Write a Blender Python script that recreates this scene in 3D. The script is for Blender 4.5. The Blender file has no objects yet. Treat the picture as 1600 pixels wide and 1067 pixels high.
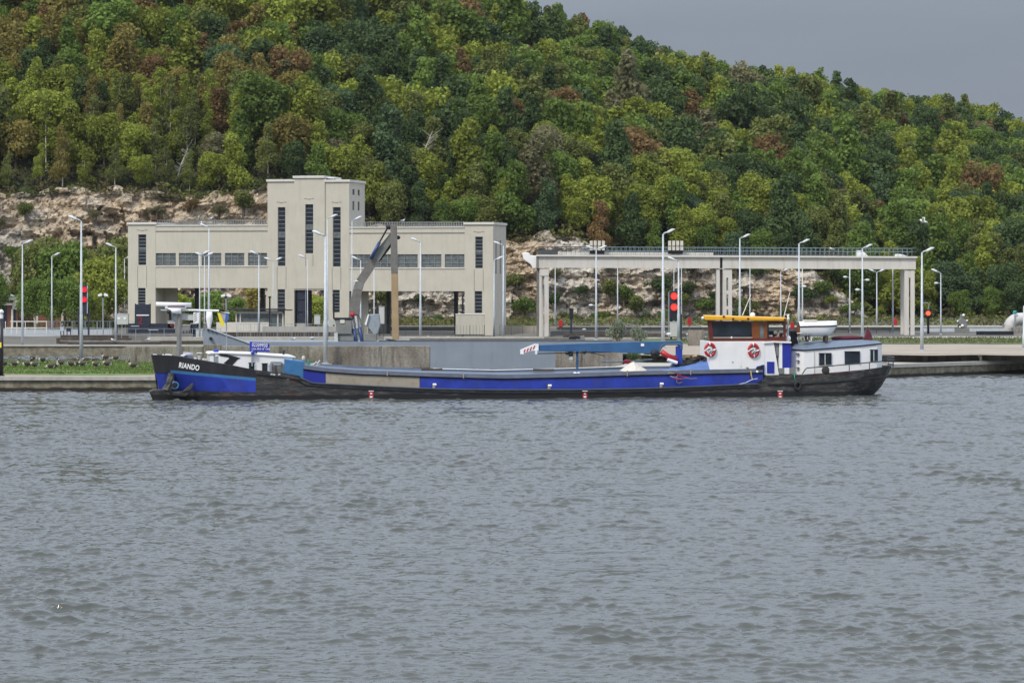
import bpy, math, random
import numpy as np
from mathutils import Vector, Matrix, noise
R = math.radians
S = bpy.context.scene
COL = S.collection
random.seed(7)
# ------------------------------------------------------------------ camera, world, sun, exposure
F, H, HY = 4537.0, 13.3, 430.0          # focal length in photo pixels, eye height, horizon row
cam = bpy.data.objects.new('camera', bpy.data.cameras.new('camera')); COL.objects.link(cam)
cam.location = (0, 0, H); cam.rotation_euler = (R(90), 0, 0)
cam.data.sensor_width = 36; cam.data.lens = 36*F/1600; cam.data.shift_y = -(533.5-HY)/1600
cam.data.clip_start = 1; cam.data.clip_end = 6000
S.camera = cam
SUN_EL, SUN_AZ = 48, -38                # azimuth from behind the camera, negative = left
W = bpy.data.worlds.new('World'); S.world = W; W.use_nodes = True
nt = W.node_tree; N = nt.nodes; Lk = nt.links
N.clear()
out = N.new('ShaderNodeOutputWorld'); bg = N.new('ShaderNodeBackground')
sky = N.new('ShaderNodeTexSky'); sky.sky_type = 'NISHITA'; sky.sun_disc = False
sky.sun_elevation = R(SUN_EL); sky.sun_rotation = R(180+SUN_AZ)
tc = N.new('ShaderNodeTexCoord'); mp = N.new('ShaderNodeMapping'); mp.inputs['Scale'].default_value = (1.3, 1.3, 7)
nz = N.new('ShaderNodeTexNoise'); nz.inputs['Scale'].default_value = 1.6; nz.inputs['Detail'].default_value = 5; nz.inputs['Roughness'].default_value = .5
cr = N.new('ShaderNodeValToRGB')
cr.color_ramp.elements[0].position = .3; cr.color_ramp.elements[0].color = (2.85, 3.4, 4.45, 1)
cr.color_ramp.elements[1].position = .72; cr.color_ramp.elements[1].color = (4.35, 4.7, 5.35, 1)
sx = N.new('ShaderNodeSeparateXYZ'); mr = N.new('ShaderNodeMapRange')
mr.inputs['From Min'].default_value = .085; mr.inputs['From Max'].default_value = .42
mr.inputs['To Min'].default_value = .68; mr.inputs['To Max'].default_value = 3.05
ml = N.new('ShaderNodeVectorMath'); ml.operation = 'SCALE'
mx = N.new('ShaderNodeMix'); mx.data_type = 'RGBA'; mx.inputs[0].default_value = .9
Lk.new(tc.outputs['Generated'], mp.inputs[0]); Lk.new(mp.outputs[0], nz.inputs['Vector']); Lk.new(nz.outputs['Fac'], cr.inputs[0])
Lk.new(tc.outputs['Generated'], sx.inputs[0]); Lk.new(sx.outputs['Z'], mr.inputs['Value'])
Lk.new(cr.outputs[0], ml.inputs[0]); Lk.new(mr.outputs[0], ml.inputs['Scale'])
Lk.new(sky.outputs[0], mx.inputs[6]); Lk.new(ml.outputs[0], mx.inputs[7])
Lk.new(mx.outputs[2], bg.inputs[0]); Lk.new(bg.outputs[0], out.inputs[0])
bg.inputs[1].default_value = .1
sd = bpy.data.lights.new('sun', 'SUN'); sd.energy = 2.6; sd.angle = R(10); sd.color = (1, .93, .82)
so = bpy.data.objects.new('sun', sd); COL.objects.link(so)
so.rotation_euler = (R(90-SUN_EL), 0, R(SUN_AZ)); so.location = (0, 0, 200)
S.view_settings.view_transform = 'Standard'; S.view_settings.look = 'None'
S.view_settings.exposure = 0; S.view_settings.gamma = 1
# ------------------------------------------------------------------ helpers
def tag(o, label=None, cat=None, group=None, kind=None):
    if label: o['label'] = label
    if cat: o['category'] = cat
    if group: o['group'] = group
    if kind: o['kind'] = kind
    return o
def empty(name, loc, label=None, cat=None, group=None, rz=0):
    o = bpy.data.objects.new(name, None); COL.objects.link(o); o.location = loc; o.rotation_euler = (0, 0, rz)
    o.empty_display_size = .5
    return tag(o, label, cat, group)
def gx(px, D): return (px-800)*D/F
def gzp(py, D): return H+(HY-py)*D/F
def pxof(X, D): return 800+X/D*F
def ground(X): t = min(1, max(0, (X-0)/9)); return 1.6+t*t*(3-2*t)*1.0
def dof(py, z): return (H-z)*F/(py-HY)
class Frame:
    def __init__(s, X, Y, ang=0, z0=0):
        s.o = (X, Y); s.d = (math.cos(ang), math.sin(ang)); s.n = (-math.sin(ang), math.cos(ang)); s.a = ang; s.z0 = z0
    def uz(s, px, py, w=0):
        k = (px-800)/F
        u = (k*(s.o[1]+w*s.n[1])-s.o[0]-w*s.n[0])/(s.d[0]-k*s.d[1])
        Y = s.o[1]+u*s.d[1]+w*s.n[1]
        return u, H+(HY-py)/F*Y-s.z0
    def u(s, px, w=0): return s.uz(px, 430, w)[0]
    def p(s, px, py, w=0):
        u, z = s.uz(px, py, w); return Vector((u, w, z))
    def root(s, name, label, cat, group=None): return empty(name, (s.o[0], s.o[1], s.z0), label, cat, group, s.a)
class MB:
    def __init__(s): s.v = []; s.f = []; s.m = []; s.mats = []
    def mi(s, m):
        if m not in s.mats: s.mats.append(m)
        return s.mats.index(m)
    def face(s, idx, m): s.f.append(idx); s.m.append(s.mi(m))
    def box(s, a, b, m):
        x0, y0, z0 = a; x1, y1, z1 = b
        if x0 > x1: x0, x1 = x1, x0
        if y0 > y1: y0, y1 = y1, y0
        if z0 > z1: z0, z1 = z1, z0
        k = len(s.v)
        s.v += [(x0,y0,z0),(x1,y0,z0),(x1,y1,z0),(x0,y1,z0),(x0,y0,z1),(x1,y0,z1),(x1,y1,z1),(x0,y1,z1)]
        for q in ((0,3,2,1),(4,5,6,7),(0,1,5,4),(1,2,6,5),(2,3,7,6),(3,0,4,7)): s.face([k+i for i in q], m)
        return s
    def prism(s, pts, w0, w1, m):          # outline in (u, z) given clockwise or not, from depth w0 (near) to w1
        A = sum(pts[i][0]*pts[(i+1)%len(pts)][1]-pts[(i+1)%len(pts)][0]*pts[i][1] for i in range(len(pts)))
        if A < 0: pts = pts[::-1]
        n = len(pts); k = len(s.v)
        s.v += [(p[0], w0, p[1]) for p in pts]+[(p[0], w1, p[1]) for p in pts]
        s.face([k+i for i in range(n)], m); s.face([k+n+i for i in range(n)][::-1], m)
        for i in range(n):
            j = (i+1) % n; s.face([k+j, k+i, k+n+i, k+n+j], m)
        return s
    def tube(s, pts, r, m, n=8, cap=True):
        pts = [Vector(p) for p in pts]
        if not hasattr(r, '__len__'): r = [r]*len(pts)
        k0 = len(s.v)
        for i, p in enumerate(pts):
            t = (pts[min(i+1, len(pts)-1)]-pts[max(i-1, 0)]).normalized()
            a = t.orthogonal() if abs(t.z) < .99 else Vector((1, 0, 0))
            if abs(t.z) < .99: a = Vector((0, 0, 1)).cross(t).normalized()
            b = t.cross(a).normalized()
            for j in range(n):
                c = 2*math.pi*(j+.5)/n; s.v.append(tuple(p+(a*math.cos(c)+b*math.sin(c))*r[i]))
        for i in range(len(pts)-1):
            for j in range(n):
                q = (j+1) % n; s.face([k0+i*n+j, k0+i*n+q, k0+(i+1)*n+q, k0+(i+1)*n+j], m)
        if cap:
            s.face([k0+j for j in range(n)][::-1], m); s.face([k0+(len(pts)-1)*n+j for j in range(n)], m)
        return s
    def ball(s, c, r, m, nu=10, nv=7):
        if not hasattr(r, '__len__'): r = (r, r, r)
        k0 = len(s.v)
        for i in range(nv+1):
            a = math.pi*i/nv
            for j in range(nu):
                b = 2*math.pi*j/nu
                s.v.append((c[0]+r[0]*math.sin(a)*math.cos(b), c[1]+r[1]*math.sin(a)*math.sin(b), c[2]-r[2]*math.cos(a)))
        for i in range(nv):
            for j in range(nu):
                q = (j+1) % nu; s.face([k0+i*nu+j, k0+i*nu+q, k0+(i+1)*nu+q, k0+(i+1)*nu+j], m)
        return s
    def torus(s, c, R0, r0, m, axis='w', nu=20, nv=8, sx=1, sz=1, mfun=None):
        k0 = len(s.v)
        for i in range(nu):
            a = 2*math.pi*i/nu
            for j in range(nv):
                b = 2*math.pi*j/nv; q = R0+r0*math.cos(b); h = r0*math.sin(b)
                if axis == 'w': s.v.append((c[0]+q*math.cos(a)*sx, c[1]+h, c[2]+q*math.sin(a)*sz))
                else: s.v.append((c[0]+q*math.cos(a)*sx, c[1]+q*math.sin(a)*sz, c[2]+h))
        for i in range(nu):
            for j in range(nv):
                i2 = (i+1) % nu; j2 = (j+1) % nv
                mm = mfun(i/nu) if mfun else m
                fc = [k0+i*nv+j, k0+i2*nv+j, k0+i2*nv+j2, k0+i*nv+j2]
                s.face(fc[::-1] if axis == 'w' else fc, mm)
        return s
    def grid(s, P, m):                      # P[i][j] points
        k0 = len(s.v); a = len(P); b = len(P[0])
        for r in P: s.v += [tuple(q) for q in r]
        for i in range(a-1):
            for j in range(b-1):
                mm = m(i, j) if callable(m) else m
                s.face([k0+i*b+j, k0+i*b+j+1, k0+(i+1)*b+j+1, k0+(i+1)*b+j], mm)
        return s
    def build(s, name, parent=None, smooth=False, bevel=0, mat=None):
        me = bpy.data.meshes.new(name); me.from_pydata([tuple(v) for v in s.v], [], s.f)
        for m in s.mats: me.materials.append(m)
        me.polygons.foreach_set('material_index', s.m)
        if smooth: me.polygons.foreach_set('use_smooth', [True]*len(s.f))
        me.update()
        o = bpy.data.objects.new(name, me); COL.objects.link(o)
        if parent: o.parent = parent
        if bevel:
            b = o.modifiers.new('bevel', 'BEVEL'); b.width = bevel; b.segments = 2; b.limit_method = 'ANGLE'
        return o
def npmesh(name, V, Q, mats, parent=None, smooth=False, attr=None):
    me = bpy.data.meshes.new(name); n = len(Q); k = Q.shape[1]
    me.vertices.add(len(V)); me.vertices.foreach_set('co', V.astype(np.float32).ravel())
    me.loops.add(n*k); me.loops.foreach_set('vertex_index', Q.astype(np.int32).ravel())
    me.polygons.add(n); me.polygons.foreach_set('loop_start', np.arange(0, n*k, k, dtype=np.int32))
    me.polygons.foreach_set('loop_total', np.full(n, k, dtype=np.int32))
    if smooth: me.polygons.foreach_set('use_smooth', np.ones(n, dtype=bool))
    for m in mats: me.materials.append(m)
    if attr is not None:
        a = me.color_attributes.new('tint', 'FLOAT_COLOR', 'POINT'); a.data.foreach_set('color', attr.astype(np.float32).ravel())
    me.update(calc_edges=True)
    o = bpy.data.objects.new(name, me); COL.objects.link(o)
    if parent: o.parent = parent
    return o
def copy_tree(o, parent=None):
    c = o.copy(); COL.objects.link(c)
    if parent: c.parent = parent
    for ch in list(o.children): copy_tree(ch, c)
    return c
def text_mesh(name, body, size, mat, parent, loc, rot=(R(90), 0, 0), bold=0.0, shear=0, sx=1, extr=.01, align='CENTER'):
    cu = bpy.data.curves.new(name, 'FONT'); cu.body = body; cu.size = size; cu.offset = bold; cu.extrude = extr
    cu.align_x = align; cu.align_y = 'CENTER'; cu.shear = shear; cu.space_character = 1.08
    t = bpy.data.objects.new('tmp', cu); COL.objects.link(t)
    dg = bpy.context.evaluated_depsgraph_get(); me = bpy.data.meshes.new_from_object(t.evaluated_get(dg))
    bpy.data.objects.remove(t); me.name = name; me.materials.clear(); me.materials.append(mat)
    o = bpy.data.objects.new(name, me); COL.objects.link(o); o.parent = parent; o.location = loc; o.rotation_euler = rot; o.scale = (sx, 1, 1)
    return o
# ------------------------------------------------------------------ materials
def newmat(name):
    m = bpy.data.materials.new(name); m.use_nodes = True
    return m, m.node_tree.nodes, m.node_tree.links, m.node_tree.nodes['Principled BSDF']
def ramp(N, stops):
    c = N.new('ShaderNodeValToRGB'); e = c.color_ramp.elements
    while len(e) < len(stops): e.new(.5)
    for i, (p, col) in enumerate(stops):
        e[i].position = p; e[i].color = (*col, 1) if hasattr(col, '__len__') else (col, col, col, 1)
    return c
def objco(N, L, scale=(1, 1, 1)):
    t = N.new('ShaderNodeTexCoord'); m = N.new('ShaderNodeMapping'); m.inputs['Scale'].default_value = scale
    L.new(t.outputs['Object'], m.inputs[0]); return m.outputs[0]
def nnoise(N, L, co, scale, detail=5, rough=.55, dist=0):
    n = N.new('ShaderNodeTexNoise'); n.inputs['Scale'].default_value = scale; n.inputs['Detail'].default_value = detail
    n.inputs['Roughness'].default_value = rough; n.inputs['Distortion'].default_value = dist
    L.new(co, n.inputs['Vector']); return n.outputs['Fac']
def mixc(N, L, fac, a, b, mode='MIX'):
    m = N.new('ShaderNodeMix'); m.data_type = 'RGBA'; m.blend_type = mode
    if isinstance(fac, float): m.inputs[0].default_value = fac
    else: L.new(fac, m.inputs[0])
    for i, q in ((6, a), (7, b)):
        if hasattr(q, '__len__'): m.inputs[i].default_value = (*q, 1)
        else: L.new(q, m.inputs[i])
    return m.outputs[2]
def mat(name, col, rough=.6, var=.18, scale=1.5, metal=0, bump=0, dirt=0, dirtcol=(.09, .075, .055), streak=False, emit=0, spec=.5):
    m, N, L, B = newmat(name)
    B.inputs['Roughness'].default_value = rough; B.inputs['Metallic'].default_value = metal
    B.inputs['Specular IOR Level'].default_value = spec
    co = objco(N, L)
    f = nnoise(N, L, co, scale)
    c = ramp(N, [(.3, tuple(x*(1-var) for x in col)), (.7, tuple(min(1, x*(1+var)) for x in col))]); L.new(f, c.inputs[0])
    o = c.outputs[0]
    if dirt:
        co2 = objco(N, L, (1.3, 1.3, .18) if streak else (1, 1, 1))
        f2 = nnoise(N, L, co2, 1.4 if not streak else 1.1, 8, .65)
        r = ramp(N, [(.5-.0, 0.), (.5+.25, dirt)]); L.new(f2, r.inputs[0])
        o = mixc(N, L, r.outputs[0], o, dirtcol)
    L.new(o, B.inputs['Base Color'])
    if emit:
        B.inputs['Emission Color'].default_value = (*col, 1); B.inputs['Emission Strength'].default_value = emit
    if bump:
        b = N.new('ShaderNodeBump'); b.inputs['Strength'].default_value = bump; b.inputs['Distance'].default_value = .1
        L.new(nnoise(N, L, co, scale*6, 6), b.inputs['Height']); L.new(b.outputs[0], B.inputs['Normal'])
    return m
M = {}
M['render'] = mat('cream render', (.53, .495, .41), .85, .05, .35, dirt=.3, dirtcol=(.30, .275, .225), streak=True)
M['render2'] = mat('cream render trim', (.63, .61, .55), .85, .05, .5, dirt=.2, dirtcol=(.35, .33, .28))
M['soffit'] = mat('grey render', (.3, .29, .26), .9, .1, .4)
M['glass'] = mat('dark window glass', (.022, .03, .04), .15, .5, .7, spec=.35)
M['glassl'] = mat('pale wired glass', (.13, .15, .15), .25, .4, 1.2)
M['steelframe'] = mat('window bars', (.22, .225, .23), .5, .1)
M['ledge'] = mat('dark joint', (.2, .19, .17), .9)
M['rail_dark'] = mat('dark rail paint', (.055, .06, .065), .5, .2)
M['rail_teal'] = mat('grey blue rail paint', (.15, .2, .235), .5, .2)
M['rail_rust'] = mat('rusty rail', (.34, .31, .26), .7, .35, 3)
M['rail_white'] = mat('cream rail paint', (.62, .6, .5), .5, .12)
M['galv'] = mat('galvanised steel', (.50, .54, .57), .5, .12, 2, metal=.15)
M['galv_d'] = mat('dull galvanised steel', (.30, .34, .37), .55, .15, 2, metal=.2)
M['lamphead'] = mat('lamp housing', (.68, .7, .72), .4, .06)
M['black'] = mat('black paint', (.012, .013, .017), .4, .3)
M['blackr'] = mat('black rubber', (.018, .018, .018), .8, .3, 4)
M['navy'] = mat('dark navy panel', (.02, .026, .045), .5, .25)
M['white'] = mat('white paint', (.86, .85, .83), .4, .04, .7, dirt=.12, dirtcol=(.4, .36, .3), streak=True)
M['whitep'] = mat('clean white', (.87, .86, .84), .5, .03)
M['blue'] = mat('bright blue paint', (.020, .045, .36), .45, .25, .8, dirt=.65, dirtcol=(.05, .055, .13), streak=True)
M['blued'] = mat('deep blue paint', (.018, .03, .30), .4, .12, .8)
M['ltblue'] = mat('light blue paint', (.045, .17, .36), .45, .15, 1)
M['cranebl'] = mat('crane blue paint', (.035, .12, .27), .45, .14, .8, dirt=.35, dirtcol=(.1, .1, .12))
M['red'] = mat('red paint', (.45, .02, .03), .45, .15)
M['dred'] = mat('dark red cloth', (.12, .02, .03), .8, .25, 3)
M['beige'] = mat('beige paint', (.36, .32, .25), .6, .1, .6, dirt=.6, dirtcol=(.28, .15, .06))
M['rimgrey'] = mat('grey coaming steel', (.06, .072, .098), .6, .2, .8, dirt=.4, dirtcol=(.14, .12, .1))
M['hold'] = mat('hatch steel', (.11, .145, .20), .55, .2, .5, dirt=.5, dirtcol=(.16, .14, .12))
M['wood'] = mat('varnished wood', (.20, .062, .014), .35, .2, 1.2)
M['woodd'] = mat('dark varnished wood', (.12, .022, .014), .4, .25, 1.5)
M['yellow'] = mat('yellow paint', (.85, .43, .02), .4, .07, 1)
M['tarp'] = mat('blue tarpaulin', (.085, .16, .38), .6, .14, 1.2)
M['cloth_w'] = mat('pale canvas', (.62, .58, .5), .8, .08, 1.5)
M['rope'] = mat('yellow rope', (.55, .42, .17), .9, .35, 4)
M['roped'] = mat('dark net', (.04, .038, .035), .95, .4, 4)
M['green'] = mat('green plastic', (.03, .25, .2), .5, .2)
M['roofgrey'] = mat('grey blue deck roof', (.14, .18, .24), .6, .15, .8, dirt=.4, dirtcol=(.2, .19, .17))
M['pontoon'] = mat('grey pontoon steel', (.24, .275, .32), .45, .08, .3, dirt=.35, dirtcol=(.17, .19, .22), streak=True)
M['plant'] = mat('grey machine paint', (.20, .205, .19), .6, .15, .8)
M['boom'] = mat('worn boom steel', (.17, .16, .145), .6, .22, 1, dirt=.4)
M['tan'] = mat('tan spud steel', (.36, .255, .14), .7, .14, .5)
M['hydblue'] = mat('hydraulic blue', (.03, .06, .17), .4, .2)
M['chrome'] = mat('cylinder rod', (.75, .75, .75), .3, .05, metal=.3)
M['brick'] = mat('red brick', (.22, .085, .06), .9, .2, 3)
M['tin'] = mat('pale box enamel', (.52, .53, .50), .6, .08, 1.5, dirt=.25)
M['conc'] = mat('pale concrete', (.42, .40, .35), .9, .12, .6, dirt=.4, dirtcol=(.2, .18, .14))
M['timber'] = mat('tarred timber', (.07, .055, .042), .9, .35, 1.3)
M['bark'] = mat('bark', (.11, .085, .06), .95, .3, 3)
M['birchbark'] = mat('pale birch bark', (.55, .51, .44), .9, .3, 3)
M['skin'] = mat('skin', (.55, .28, .2), .6, .05)
M['shirt'] = mat('pink shirt', (.6, .22, .26), .8, .08)
M['trouser'] = mat('tan trousers', (.3, .2, .11), .85, .1)
M['hair'] = mat('dark hair', (.03, .02, .015), .8, .1)
M['gbody'] = mat('goose brown', (.085, .065, .05), .9, .35, 12)
M['gbreast'] = mat('goose breast', (.42, .37, .3), .9, .1)
M['gblack'] = mat('goose black', (.012, .012, .012), .7, .1)
M['gwhite'] = mat('goose white', (.8, .8, .78), .8, .03)
M['gull'] = mat('gull white', (.82, .82, .82), .8, .03)
M['gullgrey'] = mat('gull grey', (.3, .32, .34), .8, .03)
M['beak'] = mat('orange beak', (.6, .25, .03), .6, .1)
M['redlamp'] = mat('lit red lamp', (1., .03, .02), .4, 0, emit=2.2)
M['redlampd'] = mat('dim red lamp', (.75, .015, .03), .4, 0, emit=.7)
M['redglow'] = mat('bright red lamp', (1., .06, .02), .4, 0, emit=3.5)
M['reddisp'] = mat('dim red numerals', (.3, .01, .02), .4, 0, emit=.08)
M['turq'] = mat('turquoise valve', (.03, .35, .35), .5, .1)
M['pipe'] = mat('grey white pipe', (.55, .54, .52), .5, .1, .6, dirt=.3)
M['flagy'] = mat('yellow cloth', (.8, .66, .04), .8, .06)
M['flagb'] = mat('blue cloth', (.05, .14, .38), .8, .1)
M['mute'] = mat('pale mauve', (.4, .37, .42), .8, .2)
M['radome'] = mat('white radome', (.85, .85, .84), .35, .02)

def concrete_wall():
    m, N, L, B = newmat('stained concrete'); B.inputs['Roughness'].default_value = .95
    co = objco(N, L); a = nnoise(N, L, co, .25, 5); b = nnoise(N, L, objco(N, L, (1, 1, .12)), 1.1, 9, .7); c = nnoise(N, L, co, 3.5, 8, .7)
    r = ramp(N, [(.3, (.15, .13, .105)), (.5, (.25, .225, .185)), (.72, (.36, .335, .29))]); L.new(a, r.inputs[0])
    s = ramp(N, [(.48, 0.), (.68, .85)]); L.new(b, s.inputs[0])
    o = mixc(N, L, s.outputs[0], r.outputs[0], (.075, .06, .045))
    s2 = ramp(N, [(.35, .7), (.6, 1.15)]); L.new(c, s2.inputs[0])
    o = mixc(N, L, 1., o, s2.outputs[0], 'MULTIPLY')
    L.new(o, B.inputs['Base Color'])
    bp = N.new('ShaderNodeBump'); bp.inputs['Strength'].default_value = .5; bp.inputs['Distance'].default_value = .15
    L.new(c, bp.inputs['Height']); L.new(bp.outputs[0], B.inputs['Normal'])
    return m
M['wall'] = concrete_wall()
def quay_face():                            # concrete with algae and a wet foot
    m, N, L, B = newmat('quay face'); B.inputs['Roughness'].default_value = .85
    co = objco(N, L); t = N.new('ShaderNodeTexCoord'); s = N.new('ShaderNodeSeparateXYZ'); L.new(t.outputs['Object'], s.inputs[0])
    a = nnoise(N, L, co, 1.1, 7, .65)
    r = ramp(N, [(.3, (.10, .085, .05)), (.5, (.2, .18, .125)), (.7, (.33, .30, .23))]); L.new(a, r.inputs[0])
    ad = N.new('ShaderNodeMath'); ad.operation = 'MULTIPLY_ADD'; L.new(nnoise(N, L, co, .6, 4), ad.inputs[0]); ad.inputs[1].default_value = .5; L.new(s.outputs['Z'], ad.inputs[2])
    w = ramp(N, [(.62, 1.), (.78, 0.)]); L.new(ad.outputs[0], w.inputs[0])
    L.new(mixc(N, L, w.outputs[0], r.outputs[0], (.022, .018, .014)), B.inputs['Base Color'])
    bp = N.new('ShaderNodeBump'); bp.inputs['Strength'].default_value = .6; L.new(a, bp.inputs['Height']); L.new(bp.outputs[0], B.inputs['Normal'])
    return m
M['quay'] = quay_face()
def _u(): pass
def hull_mat():
    m, N, L, B = newmat('worn black hull'); B.inputs['Roughness'].default_value = .5
    co = objco(N, L); t = N.new('ShaderNodeTexCoord'); s = N.new('ShaderNodeSeparateXYZ'); L.new(t.outputs['Object'], s.inputs[0])
    a = nnoise(N, L, objco(N, L, (.5, 1, 1.8)), 1.6, 8, .7); b = nnoise(N, L, objco(N, L, (.25, 1, 1)), .9, 6, .6)
    r = ramp(N, [(.38, (.014, .014, .015)), (.5, (.038, .037, .035)), (.68, (.125, .115, .095))]); L.new(a, r.inputs[0])
    q = ramp(N, [(.6, 0.), (.72, .75)]); L.new(b, q.inputs[0])
    o = mixc(N, L, q.outputs[0], r.outputs[0], (.13, .05, .025))
    ad = N.new('ShaderNodeMath'); ad.operation = 'MULTIPLY_ADD'; L.new(nnoise(N, L, objco(N, L, (.6, 1, .3)), .55, 5), ad.inputs[0]); ad.inputs[1].default_value = -.9; L.new(s.outputs['Z'], ad.inputs[2])
    w = ramp(N, [(.08, 1.), (.14, 0.)]); L.new(ad.outputs[0], w.inputs[0])
    L.new(mixc(N, L, w.outputs[0], o, (.008, .008, .009)), B.inputs['Base Color'])
    return m
M['hull'] = hull_mat()
M['wallgrey'] = mat('grey brown retaining concrete', (.30, .27, .22), .95, .3, .5, dirt=.6, dirtcol=(.12, .10, .08), streak=True)
M['hullbk'] = mat('clean black hull', (.014, .014, .017), .4, .25, 1, dirt=.5, dirtcol=(.05, .045, .04), streak=True)
def ground_mat():
    m, N, L, B = newmat('lock yard ground'); B.inputs['Roughness'].default_value = .95
    co = objco(N, L); a = nnoise(N, L, objco(N, L, (.6, 1, 1)), .06, 6, .6); b = nnoise(N, L, co, .9, 6, .7)
    r = ramp(N, [(.36, (.06, .07, .03)), (.44, (.12, .105, .08)), (.52, (.16, .15, .12)), (.62, (.10, .098, .088)), (.72, (.2, .18, .145))]); L.new(a, r.inputs[0])
    s2 = ramp(N, [(.3, .6), (.7, 1.2)]); L.new(b, s2.inputs[0])
    L.new(mixc(N, L, 1., r.outputs[0], s2.outputs[0], 'MULTIPLY'), B.inputs['Base Color'])
    return m
M['ground'] = ground_mat()
M['paving'] = mat('pale brown paving', (.36, .305, .235), .95, .14, .12, dirt=.5, dirtcol=(.17, .13, .1))
M['grey_road'] = mat('grey concrete road', (.27, .28, .28), .95, .1, .2, dirt=.3, dirtcol=(.17, .16, .14))
M['sand'] = mat('sandy verge', (.30, .235, .17), .95, .2, .5)
M['grass'] = mat('mown grass', (.11, .185, .04), .95, .35, .5, dirt=.35, dirtcol=(.15, .14, .05))
M['grassd'] = mat('rough grass', (.085, .12, .035), .95, .35, .4, dirt=.6, dirtcol=(.17, .14, .07))
M['hill'] = mat('hill undergrowth', (.045, .045, .02), .95, .4, .2)
def rock_mat():
    m, N, L, B = newmat('limestone rock'); B.inputs['Roughness'].default_value = .95
    co = objco(N, L); w = N.new('ShaderNodeTexNoise'); w.inputs['Scale'].default_value = .5; w.inputs['Detail'].default_value = 4; L.new(co, w.inputs['Vector'])
    wm = N.new('ShaderNodeVectorMath'); wm.operation = 'MULTIPLY_ADD'; L.new(w.outputs['Color'], wm.inputs[0]); wm.inputs[1].default_value = (2.4, 2.4, 2.4); L.new(co, wm.inputs[2])
    mp = N.new('ShaderNodeMapping'); mp.inputs['Scale'].default_value = (.55, .5, .75); L.new(wm.outputs[0], mp.inputs[0])
    v = N.new('ShaderNodeTexVoronoi'); v.inputs['Scale'].default_value = 1.25; L.new(mp.outputs[0], v.inputs['Vector'])
    v2 = N.new('ShaderNodeTexVoronoi'); v2.feature = 'DISTANCE_TO_EDGE'; v2.inputs['Scale'].default_value = 1.25; L.new(mp.outputs[0], v2.inputs['Vector'])
    hs = N.new('ShaderNodeSeparateColor'); L.new(v.outputs['Color'], hs.inputs[0])
    b = nnoise(N, L, co, .55, 9, .7)
    ad = N.new('ShaderNodeMath'); ad.operation = 'MULTIPLY_ADD'; L.new(hs.outputs[0], ad.inputs[0]); ad.inputs[1].default_value = .26; L.new(b, ad.inputs[2])
    r = ramp(N, [(.36, (.09, .08, .07)), (.45, (.27, .24, .205)), (.58, (.48, .425, .345)), (.76, (.67, .615, .52))]); L.new(ad.outputs[0], r.inputs[0])
    a = nnoise(N, L, co, .05, 5, .6); q = ramp(N, [(.42, 0.), (.56, .65)]); L.new(a, q.inputs[0])
    o = mixc(N, L, q.outputs[0], r.outputs[0], (.9, .70, .46), 'MULTIPLY')
    c = nnoise(N, L, co, .13, 6, .6); g = ramp(N, [(.58, 0.), (.68, .6)]); L.new(c, g.inputs[0])
    o = mixc(N, L, g.outputs[0], o, (.075, .075, .055))
    e = ramp(N, [(.0, .25), (.05, 1.)]); L.new(v2.outputs['Distance'], e.inputs[0]); o = mixc(N, L, 1., o, e.outputs[0], 'MULTIPLY')
    L.new(o, B.inputs['Base Color'])
    bp = N.new('ShaderNodeBump'); bp.inputs['Strength'].default_value = 1; bp.inputs['Distance'].default_value = .8
    L.new(ad.outputs[0], bp.inputs['Height']); L.new(bp.outputs[0], B.inputs['Normal'])
    return m
M['rock'] = rock_mat()
def leaf_mat(name, attr):
    m, N, L, B = newmat(name); B.inputs['Roughness'].default_value = .6; B.inputs['Specular IOR Level'].default_value = .1
    if attr: a = N.new('ShaderNodeAttribute'); a.attribute_name = 'tint'; src = a.outputs['Color']
    else: a = N.new('ShaderNodeObjectInfo'); src = a.outputs['Color']
    g = N.new('ShaderNodeNewGeometry'); r = ramp(N, [(0., .82), (.5, .98), (1., 1.2)]); L.new(g.outputs['Random Per Island'], r.inputs[0])
    c = mixc(N, L, 1., src, r.outputs[0], 'MULTIPLY'); L.new(c, B.inputs['Base Color'])
    tr = N.new('ShaderNodeBsdfTranslucent'); L.new(c, tr.inputs[0]); ms = N.new('ShaderNodeMixShader'); ms.inputs[0].default_value = .3
    L.new(B.outputs[0], ms.inputs[1]); L.new(tr.outputs[0], ms.inputs[2]); L.new(ms.outputs[0], N['Material Output'].inputs[0])
    return m
M['leaf'] = leaf_mat('tree leaves', False); M['leafw'] = leaf_mat('forest leaves', True)
def water_mat():
    m, N, L, B = newmat('canal water'); B.inputs['Base Color'].default_value = (.085, .09, .08, 1)
    B.inputs['Roughness'].default_value = .08; B.inputs['IOR'].default_value = 1.333
    t = N.new('ShaderNodeTexCoord'); mpp = N.new('ShaderNodeMapping'); mpp.inputs['Scale'].default_value = (1.3, .55, 1); L.new(t.outputs['Object'], mpp.inputs[0])
    a = nnoise(N, L, mpp.outputs[0], 2.2, 3, .6); b = nnoise(N, L, mpp.outputs[0], 7., 3, .6)
    b1 = N.new('ShaderNodeBump'); b1.inputs['Strength'].default_value = 1; b1.inputs['Distance'].default_value = .055; L.new(a, b1.inputs['Height'])
    b2 = N.new('ShaderNodeBump'); b2.inputs['Strength'].default_value = 1; b2.inputs['Distance'].default_value = .012; L.new(b, b2.inputs['Height'])
    L.new(b1.outputs[0], b2.inputs['Normal']); L.new(b2.outputs[0], B.inputs['Normal'])
    return m
M['water'] = water_mat()
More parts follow.
